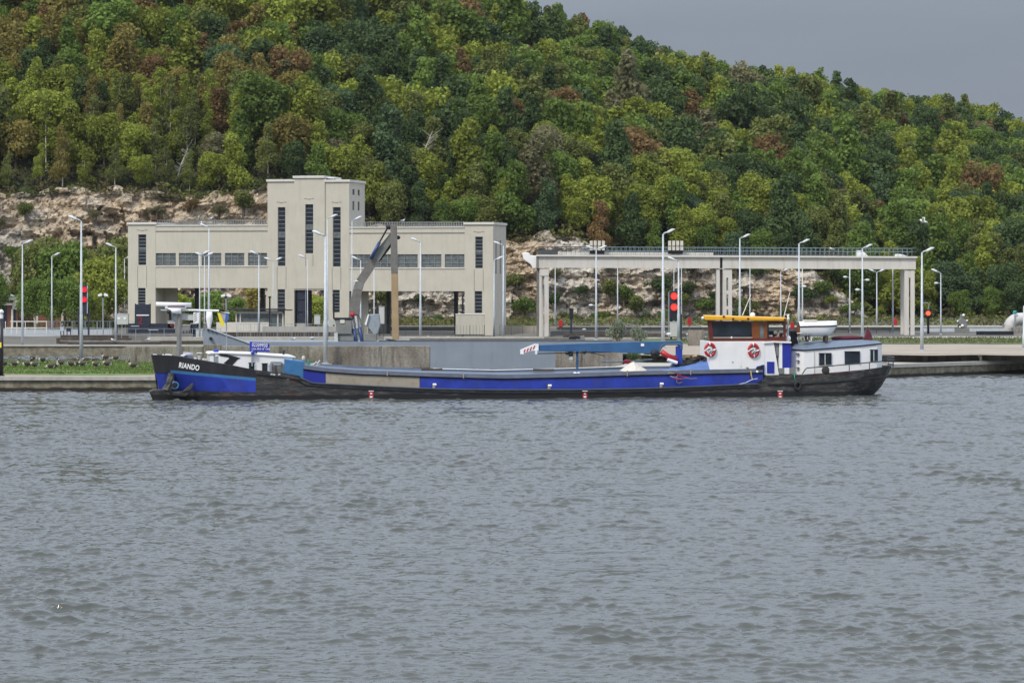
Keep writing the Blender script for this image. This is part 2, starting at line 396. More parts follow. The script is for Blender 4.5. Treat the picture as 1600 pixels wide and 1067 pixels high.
# ------------------------------------------------------------------ water
def make_water():
    rng = np.random.default_rng(3)
    ys = [58.]
    while ys[-1] < 481: ys.append(ys[-1]+.055+.155*(ys[-1]-58)/330)
    ys = np.array(ys+[486., 492.])
    v = np.linspace(-1, 1, 861); v = np.concatenate([[-14, -9, -6, -4, -2.6, -1.8, -1.3], v, [1.3, 1.8, 2.6, 4, 6, 9, 14]])
    V_, Y = np.meshgrid(v, ys); hw = 5+.19*Y; X = V_*hw
    fade = np.clip((1.15-np.abs(V_))/.15, 0, 1)*np.clip((483-Y)/5, 0, 1)
    X = X.astype(np.float32); Y = Y.astype(np.float32); Z = np.zeros_like(X); DX = np.zeros_like(X); DY = np.zeros_like(X)
    grp = .85+.3*np.sin(X*.11+Y*.05+1)*np.sin(Y*.083-X*.04)+.3*np.sin(X*.37-Y*.29)*np.sin(X*.23+Y*.41)
    for i in range(96):
        lam = .34*(4.2/.34)**((i+.5)/96); th = rng.normal(0, .5)-.12; k = 2*np.pi/lam
        a = .045*(1 if lam < 1.2 else .48)/k; ph = rng.random()*6.28
        kx, ky = k*math.sin(th), k*math.cos(th)
        p = kx*X+ky*Y+ph; c = np.cos(p); s = np.sin(p)
        f = np.clip((lam/(.055+.155*(Y-58)/330)-2)/2, 0, 1) if lam < .9 else 1
        Z += a*c*f; DX -= a*math.sin(th)*s*f; DY -= a*math.cos(th)*s*f
    Z *= grp*fade; X = X+DX*fade*.9; Y = Y+DY*fade*.9
    Z += np.where(Z > 0, Z*Z*1.5, 0)
    nr, nc = X.shape; V = np.stack([X, Y, Z], -1).reshape(-1, 3)
    i = np.arange(nr-1)[:, None]*nc+np.arange(nc-1)[None]; i = i.ravel()
    Q = np.stack([i, i+1, i+nc+1, i+nc], -1)
    o = npmesh('water', V, Q, [M['water']], smooth=True); tag(o, kind='structure'); return o
make_water()
# ------------------------------------------------------------------ land: islands, quays, yard
def slab(name, xy, z0, z1, m, mtop=None, kind=None):
    mb = MB(); n = len(xy); mb.v = [(x, y, z0) for x, y in xy]+[(x, y, z1) for x, y in xy]
    mb.face(list(range(n, 2*n)), mtop or m)
    for i in range(n): j = (i+1) % n; mb.face([i, j, n+j, n+i], m)
    o = mb.build(name); tag(o, kind=kind) if kind else None; return o
IX1 = gx(520, 385)
slab('quay_island', [(-400, 332), (IX1, 332), (IX1, 394), (-400, 394)], -1, 1.6, M['quay'], M['sand'], 'structure')
slab('quay_edge', [(-400, 331.7), (IX1, 331.7), (IX1, 333.4), (-400, 333.4)], 1.3, 1.72, M['conc'], None, 'structure')
# turf on the island: low uneven sheet
mb = MB(); P = []
for i in range(60):
    x = -113+i*1.48; row = []
    for j in range(9):
        y = 341+2.2*math.sin(i*.4)*(j == 0)+j*6.4; row.append((x, y, 1.61+(.0 if j in (0,) else .12*noise.noise(Vector((x*.2, y*.2, 0)))+.14)))
    P.append(row)
mb.grid([list(c) for c in zip(*P)], M['grass']); tag(mb.build('grass'), 'mown grass on the near quay under the geese', 'grass', kind='stuff')
def grass_tufts(name, x0, x1, y0, y1, zf, n, h, cols, label):
    rng = np.random.default_rng(5); x = rng.uniform(x0, x1, n); y = rng.uniform(y0, y1, n); z = np.array([zf(a) for a in x])
    hh = h*rng.uniform(.4, 1.2, n); a = rng.uniform(0, 3.14, n); w = .09
    p0 = np.stack([x-w*np.cos(a), y-w*np.sin(a), z], -1); p1 = np.stack([x+w*np.cos(a), y+w*np.sin(a), z], -1)
    l = rng.normal(0, .08, (n, 2)); p2 = np.stack([x+l[:, 0], y+l[:, 1], z+hh], -1)
    V = np.stack([p0, p1, p2], 1).reshape(-1, 3); Q = np.arange(3*n).reshape(-1, 3)
    c = np.array(cols)[rng.integers(0, len(cols), n)]; C = np.repeat(np.c_[c, np.ones(n)], 3, 0)
    tag(npmesh(name, V, Q, [M['leafw']], attr=C), label, 'grass', kind='stuff')
GC = [(.13, .22, .045), (.16, .22, .055), (.07, .13, .03), (.2, .19, .07)]
grass_tufts('grass_blades', -75, -26, 342, 392, lambda a: 1.72, 26000, .22, GC, 'grass blades of the turf where the geese graze')
# far yard: one sheet up to the foot of the hill
xs = [-1500, -700, -400]+list(np.arange(-200, 201, 4.))+[300, 700, 1500]
mb = MB(); P = []
for x in xs:
    f = 482 if x < 16 else 391+max(0, (x-16))*.06
    P.append([(x, y, ground(x)) for y in [f]+list(np.linspace(500, 900, 40))])
mb.grid([list(c) for c in zip(*P)], M['ground']); tag(mb.build('ground'), kind='structure')
def wallbox(name, x0, x1, y0, y1, z0, z1, m, label, cat='wall', bevel=.03, group=None):
    cx = (x0+x1)/2
    o = MB().box((x0-cx, 0, 0), (x1-cx, y1-y0, z1-z0), m).build(name, bevel=bevel); o.location = (cx, y0, z0)
    return tag(o, label, cat, group)
wallbox('quay_wall', -400, 15.9, 481.4, 482.6, -1, 1.62, M['quay'], 'dark stained quay wall of the far basin at the left', bevel=0)
slab('quay_edge', [(-400, 481.2), (15.9, 481.2), (15.9, 483.4), (-400, 483.4)], 1.5, 1.75, M['conc'], None, 'structure')
# right quay: ledge at the waterline and the wall behind it
def yl(px): return 368+ (px-950)*.02 if px < 1390 else 376.8+(px-1390)*.09
pts = [(gx(p, yl(p)), yl(p)) for p in (962, 1390, 1600, 2000, 3200)]
slab('quay', pts+[(pts[-1][0], 700), (pts[0][0], 700)][:1]+[(pts[-1][0], 560), (15.95, 392)], -1, 1.62, M['quay'], M['conc'], 'structure')
mb = MB(); k = []
for x, y in pts: k.append(((x, y-.25), (x, y+1.5)))
for (a, b), (c, d) in zip(k[:-1], k[1:]):
    n = len(mb.v); mb.v += [(a[0], a[1], 1.3), (c[0], c[1], 1.3), (c[0], c[1], 1.75), (a[0], a[1], 1.75), (d[0], d[1], 1.75), (b[0], b[1], 1.75)]
    mb.face([n, n+1, n+2, n+3], M['conc']); mb.face([n+3, n+2, n+4, n+5], M['conc'])
tag(mb.build('quay_edge'), kind='structure')
mb = MB(); P = []
for x in np.arange(16, 420, 4.):
    y = 390.6+(x-16)*.06; P.append([(x, y, 1.4), (x, y, 2.63), (x, y+.8, 2.66)])
mb.grid([list(c) for c in zip(*P)], M['wallgrey']); tag(mb.build('retaining_wall'), 'dark concrete retaining wall set back above the right quay ledge', 'wall')
for px_, w_ in ((1508, .35), (1556, .9), (1447, .3)):
    X_ = gx(px_, 392); yy = 390.5+(X_-16)*.06; o = MB().box((-w_, -.25, 0), (w_, 0, 1.1), M['conc']).build('wall_pier', bevel=.03); o.location = (X_, yy, 1.6); tag(o, {1508: 'narrow pale pier on the right retaining wall left of the bent bollard', 1556: 'wide pale pier on the right retaining wall right of the bollard', 1447: 'narrow pale pier on the right retaining wall below the thick lamp'}[px_], 'pier')
def strip(name, px0, px1, y0, y1, dz, m, label=None, kind='structure', n=40):
    mb = MB(); P = []
    for i in range(n+1):
        px = px0+(px1-px0)*i/n; row = []
        for j, py in enumerate((y0, (y0+y1)/2, y1)):
            z = 2.6 if px > 890 else 1.6
            D = dof(py+(.5*math.sin(i*.9+j) if j != 1 else 0), z); x = gx(px, D); row.append((x, D, ground(x)+dz))
        P.append(row)
    mb.grid([list(c) for c in zip(*P)][::1], m); o = mb.build(name); tag(o, label, 'grass' if kind == 'stuff' else None, kind=kind)
    return o
strip('paving', 1000, 1800, 555, 538, .006, M['paving'])
strip('grass_strip', 1000, 1800, 537.5, 528.5, .03, M['grassd'], 'rough grass strip across the right quay', 'stuff')
strip('path', 1000, 1800, 528.2, 525.8, .012, M['conc'])
strip('road', -300, 175, 525.5, 512, .008, M['grey_road'])
strip('turf', 190, 300, 527, 522.5, .02, M['grassd'], 'thin strip of turf in front of the building', 'stuff')
grass_tufts('grass_blades', 25, 110, 455, 498, lambda a: 2.62, 9000, .3, [(.14, .16, .05), (.19, .17, .08), (.1, .13, .04)], 'rough grass blades on the strip across the right quay')
# big dividing wall behind the near quay
WF = Frame(0, 385)
def wf_box(name, px0, px1, ytop, zbot, D, th, m, label, **k):
    return wallbox(name, gx(px0, D), gx(px1, D), D, D+th, zbot, gzp(ytop, D), m, label, **k)
mb = MB(); x0, x1 = gx(195, 385), gx(672, 385)
seg = [195, 318, 345, 596, 672]; tops = [541.5, 538.5, 541, 540.5]
r = empty('concrete_wall', (x0, 385, 0), 'long stained concrete wall between the grass and the basin, behind the bow', 'wall')
for i in range(4):
    a, b = gx(seg[i], 385), gx(seg[i+1], 385); zt = gzp(tops[i], 385)
    MB().box((a-x0+.03, -.0 if i != 1 else -.15, 1.0), (b-x0-.03, 1.6, zt), M['wall']).build('wall_panel', r, bevel=.05)
MB().box((.0, .06, -1), (x1-x0-.03, 1.5, gzp(543, 385)), M['ledge']).build('wall_core', r)
r = empty('concrete_wall', (gx(890, 392), 386, 0), 'short brown concrete wall seen under the blue crane boom', 'wall')
for a, b in ((868, 896), (896, 944), (945.5, 973)):
    MB().box((gx(a, 386)-r.location.x, .0, -1), (gx(b, 386)-r.location.x, 1.5, gzp(548, 386)), M['wall']).build('wall_panel', r, bevel=.05)
# ------------------------------------------------------------------ hill and cliff
CT = [(-400, 300), (0, 303), (100, 293), (200, 296), (300, 306), (380, 298), (418, 284), (470, 300), (560, 350), (700, 372), (790, 380), (830, 370), (865, 364), (900, 371), (940, 392), (1000, 400), (1100, 405), (1150, 425), (1200, 419), (1275, 424), (1310, 452), (1345, 480), (1372, 506), (2200, 508)]
RG = [(-600, -330), (-300, -300), (0, -230), (300, -160), (500, -90), (650, -5), (740, 42), (800, 56), (850, 68), (900, 84), (950, 98), (1000, 116), (1070, 140), (1200, 167), (1300, 175), (1400, 200), (1500, 210), (1600, 234), (2300, 290)]
def interp(T, x): return float(np.interp(x, [a for a, b in T], [b for a, b in T]))
def D0(px): return interp([(-600, 705), (800, 712), (1300, 715), (1600, 705), (2300, 800)], px)
def zc(px): return gzp(interp(CT, px), D0(px)+4)
def D1(px): return interp([(-600, 900), (400, 900), (750, 880), (1100, 905), (1600, 1000), (2300, 1150)], px)
def hillz(X, D):
    px = pxof(X, D); d0 = D0(px)+6; t = (D-d0)/(D1(px)-d0); zr = gzp(interp(RG, px), D1(px)); z0 = max(zc(px), 2.2)
    if t < 0: return z0-1.5+.0*t
    if t > 1: return zr-(t-1)*(zr-z0)*.2
    return z0-1.5*max(0, 1-t*12)+(zr-z0)*(t*.9+.1*math.sin(t*math.pi/2))+1.2*noise.noise(Vector((X*.03, D*.03, 0)))*min(1, t*6)
mb = MB(); P = []
for i in range(130):
    px = -620+i*(2900/129); row = []
    for j in range(40):
        D = D0(px)+5+(j/39)**1.3*520; X = gx(px, D); row.append((X, D, hillz(X, D)))
    P.append(row)
mb.grid([list(c) for c in zip(*P)], M['hill']); tag(mb.build('hillside', smooth=True), kind='structure')
# cliff face: faceted rock
mb = MB(); P = []
npx = 620
for i in range(npx):
    px = -380+i*(1790/(npx-1)); d0 = D0(px); z1 = max(zc(px), 2.3); row = []; nj = 64
    for j in range(nj+1):
        t = j/nj; z = 1.2+(z1-1.2)*t; X = gx(px, d0)
        lean = 5.2*t**1.5
        v = Vector((X*.16, z*.25, 3)); a = noise.fractal(v, .8, 2.1, 5)
        c = noise.cell(Vector((X*.30+noise.noise(v)*1.2, z*.42+noise.noise(v*1.7)*1.1, 1))); c2 = noise.cell(Vector((X*.8+a, z*1.1, 5)))
        e = math.sin(t*math.pi)**.5 if t < 1 else 0
        st = (z*.30+.6*noise.noise(Vector((X*.05, 0, 2)))) % 1; row.append((X+.3*c, d0+lean+1.3*st*e*(1 if st < .85 else (1-st)/.15)+(-1.7*a-1.5*c-.6*c2)*(.25+.75*e), z+.25*c2*e+(1.6*noise.noise(Vector((X*.2, 0, 9))) if j > nj-3 else 0)))
    q = row[-1]; row += [(q[0], q[1]+1.2, q[2]-.1), (q[0], q[1]+5, q[2]-1.0), (q[0], q[1]+9, q[2]-3)]
    P.append(row)
mb.grid([list(c) for c in zip(*P)], M['rock']); tag(mb.build('cliff'), kind='structure')
# ------------------------------------------------------------------ trees
def leaf_cloud(rng, lobes, n, size, flat=.35):
    c = np.array([l[:3] for l in lobes]); r = np.array([l[3] for l in lobes]); w = r**2/np.sum(r**2)
    k = rng.choice(len(lobes), n, p=w); d = rng.normal(size=(n, 3)); d[:, 2] = d[:, 2]*.9+.25; d /= np.linalg.norm(d, axis=1)[:, None]
    rr = r[k]*(.5+.62*rng.random(n)**.6); bump = 1+.16*np.sin(d[:, 0]*7+k)*np.sin(d[:, 1]*6)*1
    p = c[k]+d*(rr*bump)[:, None]*np.array([1, 1, .82])
    nn = d+rng.normal(size=(n, 3))*.75; nn /= np.linalg.norm(nn, axis=1)[:, None]
    t = np.cross(nn, rng.normal(size=(n, 3))); t /= np.linalg.norm(t, axis=1)[:, None]; b = np.cross(nn, t)
    s = size*(.55+.8*rng.random(n))[:, None]
    V = np.stack([p-t*s-b*s*.6, p+t*s*.9-b*s*.5, p+t*s*.7+b*s*.7, p-t*s*.8+b*s*.5], 1).reshape(-1, 3)
    return V
def lobes_for(rng, kind):
    L = []
    if kind == 'round':
        L.append((0, 0, 6.6, 3.2)); L.append((0, 0, 4.2, 2.6))
        for i in range(15):
            a = rng.random()*6.28; e = rng.uniform(-.9, 1.1); q = rng.uniform(2.1, 3.2)
            L.append((q*math.cos(a)*math.cos(e), q*math.sin(a)*math.cos(e), 6.4+q*math.sin(e)*1.35, rng.uniform(1.1, 2.0)))
    elif kind == 'tall':
        for i in range(13):
            t = i/12; a = rng.random()*6.28; q = rng.uniform(.5, 1.9)*(1.15-.7*t)
            L.append((q*math.cos(a), q*math.sin(a), 2.6+9.0*t, rng.uniform(1.3, 2.1)*(1.15-.5*t)))
    elif kind == 'birch':
        for i in range(16):
            t = i/15; a = rng.random()*6.28; q = rng.uniform(.4, 2.0)*(1.15-.75*t)
            L.append((q*math.cos(a), q*math.sin(a), 3.2+9*t, rng.uniform(1.0, 1.6)*(1.15-.55*t)))
    elif kind == 'shrub':
        for i in range(8):
            a = rng.random()*6.28; q = rng.uniform(.2, 1.5); L.append((q*math.cos(a), q*math.sin(a), rng.uniform(.7, 2.2), rng.uniform(.7, 1.2)))
    return L
VAR = {}
def crown_mesh(kind, seed, n, size):
    rng = np.random.default_rng(seed); V = leaf_cloud(rng, lobes_for(rng, kind), n, size)
    o = npmesh('crown', V, np.arange(len(V)).reshape(-1, 4), [M['leaf']]); me = o.data; bpy.data.objects.remove(o); return me, V
def trunk_mesh(kind, seed):
    rr = random.Random(seed); mb = MB(); bm = M['birchbark'] if kind == 'birch' else M['bark']
    h = {'round': 7.2, 'tall': 9.5, 'birch': 11, 'shrub': 1.4}[kind]; r = .12 if kind == 'birch' else .2
    mb.tube([(0, 0, -1.2), (.08, 0, h*.3), (-.08, .1, h*.65), (.05, 0, h)], [r*1.3, r, r*.7, r*.25], bm, 6)
    for i in range(6):
        a = rr.random()*6.28; z = h*(.35+.1*i); q = 2.2 if kind == 'round' else 1.1
        mb.tube([(0, 0, z), (q*.5*math.cos(a), q*.5*math.sin(a), z+.7), (q*math.cos(a), q*math.sin(a), z+1.7)], [r*.45, r*.3, r*.1], bm, 4)
    o = mb.build('trunk'); me = o.data; bpy.data.objects.remove(o); return me
for kind, cnt, n, size in (('round', 6, 6000, .205), ('tall', 5, 5200, .2), ('birch', 4, 3600, .15), ('shrub', 4, 1500, .15)):
    VAR[kind] = [crown_mesh(kind, 10*i+len(kind), n, size)+(trunk_mesh(kind, i),) for i in range(cnt)]
PAL = {'yellow green': (.26, .30, .05), 'mid green': (.15, .22, .045), 'dark green': (.085, .13, .045), 'olive green': (.175, .20, .055),
       'rusty brown': (.23, .15, .06), 'grey brown': (.21, .20, .10), 'bluish green': (.09, .14, .06), 'golden olive': (.26, .22, .06)}
def tree(kind, loc, sc, colname, rz, label, group, name='tree', cat='tree', tint=1, zs=1):
    v = VAR[kind][random.randrange(len(VAR[kind]))]
    r = empty(name, loc, label, cat, group, rz); r.scale = (sc, sc, sc*zs)
    c = bpy.data.objects.new('crown', v[0]); COL.objects.link(c); c.parent = r; q = PAL[colname]; c.color = (q[0]*tint, q[1]*tint, q[2]*tint, 1)
    t = bpy.data.objects.new('trunk', v[2]); COL.objects.link(t); t.parent = r
    return r
ORD = ['first', 'second', 'third', 'fourth', 'fifth', 'sixth', 'seventh', 'eighth', 'ninth', 'tenth', 'eleventh', 'twelfth', 'thirteenth', 'fourteenth', 'fifteenth', 'sixteenth', 'seventeenth', 'eighteenth', 'nineteenth']
def ordw(i):
    if i < 19: return ORD[i]
    t, u = divmod(i+1, 10); T = ['', '', 'twent', 'thirt', 'fort', 'fift', 'sixt'][t]
    return T+'ieth' if u == 0 else T+'y-'+ORD[u-1]
rg = random.Random(11); rows = []; spc = 6.3
for ri in range(60):
    row = []; X = -330
    while X < 420:
        X += rg.uniform(.8, 1.2)*(6.6 if ri < 7 else 7.8); px0 = pxof(X, 820)
        D = D0(px0)+9+ri*6.2+rg.uniform(-1.8, 1.8); px = pxof(X, D)
        if D > D1(px)+16: continue
        z = hillz(X, D); py = HY+(H-z)/D*F
        if not (-420 < px < 1990) or py < -170: continue
        row.append((X, D, z, px, py))
    rows.append(sorted(row, key=lambda q: q[3]))
def colour_for(X, D, px, py):
    a = noise.noise(Vector((X*.035, D*.05, 4)))+rg.uniform(-.45, .45); b = rg.random()
    left = px < 480
    if b < (.08 if left else .02): return 'rusty brown'
    if b < (.12 if left else .05): return 'grey brown'
    if b > .97: return 'bluish green'
    if left and b > .72: return 'golden olive'
    if a > (.02 if left else .22): return 'yellow green'
    if a > .0: return 'olive green' if b > .45 else 'mid green'
    if a > -.25: return 'mid green' if b > .4 else 'olive green'
    return 'dark green'
n_ind = 0; FV = []; FC = []; TV = []
nrng = np.random.default_rng(77)
LOD = [leaf_cloud(np.random.default_rng(50+i), lobes_for(np.random.default_rng(50+i), 'round' if i % 3 else 'tall'), 2300, .28) for i in range(9)]
for ri, row in enumerate(rows):
    vis = [q for q in row if -10 < q[3] < 1610 and q[4] > -10]
    whole = n_ind+len(vis) <= 290
    if whole: n_ind += len(vis)
    for q in row:
        X, D, z, px, py = q; cn = colour_for(X, D, px, py); rz = rg.random()*6.28
        big = rg.uniform(1.0, 1.6)*(1.35 if rg.random() < .15 else 1)*(1 if px < 1000 else (1-.18*(px-1000)/600)); tint = rg.uniform(.75, 1.15); big = min(big, 1.2) if D > D1(px)-25 else big
        kind = 'round' if rg.random() < .55 else 'tall'
        if px < 420 and ri < 6 and rg.random() < .6: kind = 'birch'; cn = rg.choice(['yellow green', 'olive green', 'yellow green', 'golden olive', 'yellow green', 'olive green'])
        if whole and q in vis:
            i = vis.index(q)
            tree(kind, (X, D, z-.6), big*(.95 if ri else .8), cn, rz, f"{cn} tree, {ordw(i)} from the left in the {ordw(ri)} row up the wooded hill", 'trees on the wooded hill', 'birch_tree' if kind == 'birch' else 'tree', tint=tint)
        else:
            V = LOD[rg.randrange(9)]; c, s = math.cos(rz), math.sin(rz)
            V = V@np.array([[c, s, 0], [-s, c, 0], [0, 0, 1]])*np.array([big, big, big*rg.uniform(.85, 1.1)])+np.array([X, D, z-.8])
            FV.append(V); col = np.array([*PAL[cn], 1])*np.array([tint]*3+[1]); FC.append(np.tile(col, (len(V), 1)))
def scrub(n, pxr, dfun, zfun, size, seed, cols, hmax=2.6):
    rng = np.random.default_rng(seed); px = rng.uniform(*pxr, n); cx = []
    for i in range(n):
        D = dfun(px[i], rng); X = gx(px[i], D); k = rng.random(); cl = noise.noise(Vector((X*.22, D*.22, seed)))
        cx.append((X, D, zfun(X, D, px[i])+hmax*k*max(.15, .6+cl)))
    p = np.array(cx); nn = rng.normal(size=(n, 3))+np.array([0, -.5, .8]); nn /= np.linalg.norm(nn, axis=1)[:, None]
    t = np.cross(nn, rng.normal(size=(n, 3))); t /= np.linalg.norm(t, axis=1)[:, None]; b = np.cross(nn, t); s = size*(.5+.8*rng.random(n))[:, None]
    V = np.stack([p-t*s-b*s*.6, p+t*s*.9-b*s*.5, p+t*s*.7+b*s*.7, p-t*s*.8+b*s*.5], 1).reshape(-1, 3)
    ci = np.array([int(3.99*min(.999, max(0, .5+.9*noise.noise(Vector((a[0]*.09, a[1]*.09, seed+3)))))) for a in cx]); c = np.array(cols)[ci]
    FV.append(V); FC.append(np.repeat(np.c_[c, np.ones(n)], 4, 0))
UC = [(.075, .09, .03), (.13, .115, .05), (.15, .165, .04), (.09, .12, .035)]
scrub(60000, (-120, 1720), lambda p, r: D0(p)+6+(r.random()**1.6)*(D1(p)-D0(p)), lambda X, D, p: hillz(X, D), .5, 1, UC, 3.4)
scrub(7000, (-200, 1370), lambda p, r: D0(p)+4.5+3.5*r.random(), lambda X, D, p: max(zc(p), 2.4)-.9, .33, 2, UC, 1.8)
scrub(45000, (-250, 1900), lambda p, r: (D0(p)-4-(D0(p)-(645 if p < 545 else 617))*r.random()), lambda X, D, p: 1.8, .33, 3, UC, 1.9)
V = np.concatenate(FV); C = np.concatenate(FC)
tag(npmesh('forest', V, np.arange(len(V)).reshape(-1, 4), [M['leafw']], attr=C), 'dense mixed wood covering the upper hillside', 'forest', kind='stuff')
# trees and bushes at the foot of the cliff and growing on it: px, base row, width px, height px, colour, kind, words
def plant(px, D, py, hpx, cn, kind, label, cat='tree', group=None, z=None, wf=1, tint=1):
    X = gx(px, D); zb = ground(X) if z is None else z; h = gzp(py, D)-zb
    nat = {'round': 11.3, 'tall': 13, 'birch': 13, 'shrub': 3.4}[kind]; sc = h/nat
    r = tree(kind, (X, D, zb), sc, cn, random.random()*6, label, group, {'shrub': 'shrub'}.get(kind, 'tree'), cat, tint)
    r.scale = (sc*wf, sc*wf, sc); return r
fr = [(-10, 640, 425, 'mid green'), (22, 660, 440, 'olive green'), (62, 655, 372, 'olive green'), (96, 650, 378, 'mid green'), (128, 662, 385, 'golden olive'), (160, 640, 392, 'yellow green'), (182, 660, 372, 'olive green'), (80, 630, 430, 'mid green'), (116, 628, 432, 'mid green'), (150, 632, 455, 'yellow green'), (45, 632, 436, 'mid green')]
wd = ['at the far left edge', 'behind the brick house at the left', 'tallest of the clump left of the building', 'behind the second lamp from the left', 'behind the tall near lamp', 'right of the red signal at the left', 'next to the left corner of the building', 'low in front of the clump, over the brick shed', 'low behind the left red signal', 'lowest, between left signal and floodlight', 'between the brick house and the first lamp']
for (px, D, py, cn), w in zip(fr, wd):
    plant(px, D, py, 0, cn, 'round' if py > 400 else 'round', f"{cn} leafy tree {w}", 'tree', 'trees at the foot of the left cliff', wf=1.0 if py < 400 else .9)
for px, D, py, cn, w in ((272, 640, 450, 'yellow green', 'in the first opening under the building'), (298, 645, 462, 'mid green', 'behind the dark column under the left wing'), (330, 640, 455, 'mid green', 'behind the paired lamps under the left wing'), (368, 640, 465, 'mid green', 'in the middle opening under the left wing'), (410, 645, 440, 'golden olive', 'beside the tower foot under the building'), (493, 640, 460, 'yellow green', 'in the opening under the tower'),
        (560, 660, 490, 'olive green', 'right of the excavator boom'), (683, 665, 488, 'dark green', 'under the right wing'), (640, 665, 496, 'olive green', 'right of the tan spud pole'), (712, 662, 498, 'rusty brown', 'left of the pale kiosk')):
    plant(px, D, py, 0, cn, 'round', f"{cn} bush-like tree {w}", 'tree', 'trees behind the building', wf=1.25, tint=1.35)  # tint brightens these leaves to put light behind the dark open bays
rg2 = random.Random(5); names = []
cl = [(975, 462, 'mid green'), (992, 480, 'olive green'), (952, 455, 'olive green'), (905, 455, 'dark green'), (1025, 448, 'dark green'), (1060, 470, 'olive green'), (1075, 455, 'dark green'), (1097, 478, 'mid green'), (1115, 465, 'dark green'), (1185, 425, 'dark green'), (1170, 480, 'olive green'), (1262, 462, 'dark green'), (1285, 455, 'mid green'), (1300, 470, 'yellow green'), (1305, 430, 'dark green'), (1330, 440, 'mid green'), (1225, 492, 'olive green'), (1325, 487, 'mid green'), (1350, 470, 'olive green'),
      (807, 440, 'olive green'), (820, 480, 'mid green'), (868, 470, 'dark green'), (890, 498, 'olive green'), (935, 498, 'mid green'), (870, 430, 'grey brown'), (1010, 500, 'dark green'), (1140, 500, 'dark green'), (1040, 498, 'mid green'), (955, 412, 'dark green'), (1085, 415, 'dark green'), (1150, 415, 'dark green'), (0, 350, 'grey brown'), (40, 330, 'olive green'), (150, 335, 'grey brown'), (300, 322, 'rusty brown'), (245, 330, 'grey brown'), (380, 318, 'olive green'), (343, 330, 'grey brown'), (20, 400, 'mid green'), (190, 400, 'olive green'), (600, 470, 'olive green'), (655, 470, 'dark green'), (580, 500, 'mid green'), (740, 495, 'olive green')]
for i, (px, py, cn) in enumerate(cl):
    D = D0(px); z = gzp(py, D); t = (z-1.2)/max(1, zc(px)-1.2); D += 5.2*max(0, t)**1.5-1.6; s = rg2.uniform(.75, 1.5)
    w = 'under the crane bridge' if px > 840 else ('left of the building' if px < 200 else 'behind the building')
    col_i = sum(1 for q in cl[:i] if (q[0] > 840) == (px > 840))
    r = tree('shrub', (gx(px, D), D, z-s), s, cn, rg2.random()*6, f"{cn} bush clinging to the rock {w}, {ordw(sorted(x for x, a, b in cl if ('b' if x > 840 else 'l' if x < 200 else 'm') == ('b' if px > 840 else 'l' if px < 200 else 'm')).index(px))} from the left", 'bushes on the cliff', 'shrub', 'shrub', tint=.8)
    r.scale = (s*1.25, s, s)
# ivy mound and silver shrubs near the crane
for px, D, py, cn, l in ((990, 389, 549, 'dark green', 'dark ivy bush under the blue crane boom beside the brown wall'), (1012, 390, 548, 'olive green', 'olive bush under the crane boom above the pale tent'), (1034, 391, 553, 'dark green', 'dark bush under the crane next to the red ram')):
    plant(px, D, py, 0, cn, 'shrub', l, 'shrub', z=1.6, wf=1.15)
PAL['silver green'] = (.26, .29, .2)
plant(964, 470, 497, 0, 'silver green', 'shrub', 'taller silvery shrub above the blue crane boom', 'shrub', wf=.75)
plant(1000, 468, 505, 0, 'silver green', 'shrub', 'smaller silvery shrub above the blue crane boom', 'shrub', wf=.7)
# bare tree on the slope
def bare(px, py0, py1, D, lean, label, s=1):
    z0 = gzp(py0, D); h = gzp(py1, D)-z0; r = empty('bare_tree', (gx(px, D), D, z0), label, 'tree'); mb = MB(); rr = random.Random(px)
    mb.tube([(0, 0, -3), (0, 0, 0), (lean*.4, 0, h*.5), (lean, 0, h)], [.26, .22, .16, .05], M['birchbark'], 6); mb.build('trunk', r)
    for i in range(14):
        t = .3+.045*i; sd = rr.choice((-1, 1)); l = rr.uniform(1.5, 3.6)*s; b = MB()
        p = Vector((lean*t, 0, h*t)); b.tube([p, p+Vector((sd*l*.5, rr.uniform(-1, 1), l*.45)), p+Vector((sd*l, rr.uniform(-1, 1), l*.8))], [.09, .06, .02], M['birchbark'], 4); b.build('branch', r)
bare(650, 280, 205, 741, 4.2, 'bare pale dead tree leaning on the slope right of the tower')
bare(275, 285, 232, 722, 3.0, 'thin pale leaning trunk above the left cliff', .5)
bare(985, 352, 300, 735, 2.0, 'thin grey leafless tree above the crane bridge', .6)
# ------------------------------------------------------------------ gate house
BF = Frame(gx(200, 582), 582, R(-12), 1.6)
b_ = BF.root('lock_building', 'large cream lock gate building with a central tower standing on open bays', 'building')
U = lambda px: BF.u(px)
ZB = lambda py, px=470: BF.uz(px, py)[1]
def blk(name, p0, p1, y0, y1, w0=0, w1=12, m='render', par=None, e=0, ref=None):
    rx = (p0+p1)/2 if ref is None else ref
    return MB().box((U(p0)+e, w0, ZB(y1, rx) if y1 is not None else 0), (U(p1)-e, w1, ZB(y0, rx)), M[m]).build(name, par or b_)
def holed(name, p0, p1, ytop, ybot, holes, th=.5, w=0, m='render', par=None):
    """front wall with rectangular openings (px boxes), built from butted boxes"""
    mb = MB(); rx = (p0+p1)/2; z0 = 0 if ybot is None else ZB(ybot, rx); z1 = ZB(ytop, rx)
    hs = [(U(a), U(c), ZB(d, rx), ZB(b, rx)) for a, b, c, d in holes]
    us = sorted({U(p0), U(p1)}|{h[0] for h in hs}|{h[1] for h in hs}); 
    for a, b in zip(us[:-1], us[1:]):
        mid = (a+b)/2; cut = sorted([(max(z0, h[2]), h[3]) for h in hs if h[0] < mid < h[1]]); z = z0
        for c, d in cut:
            if c > z+.01: mb.box((a, w, z), (b, w+th, c), M[m])
            z = d
        if z1 > z+.01: mb.box((a, w, z), (b, w+th, z1), M[m])
    return mb.build(name, par or b_)
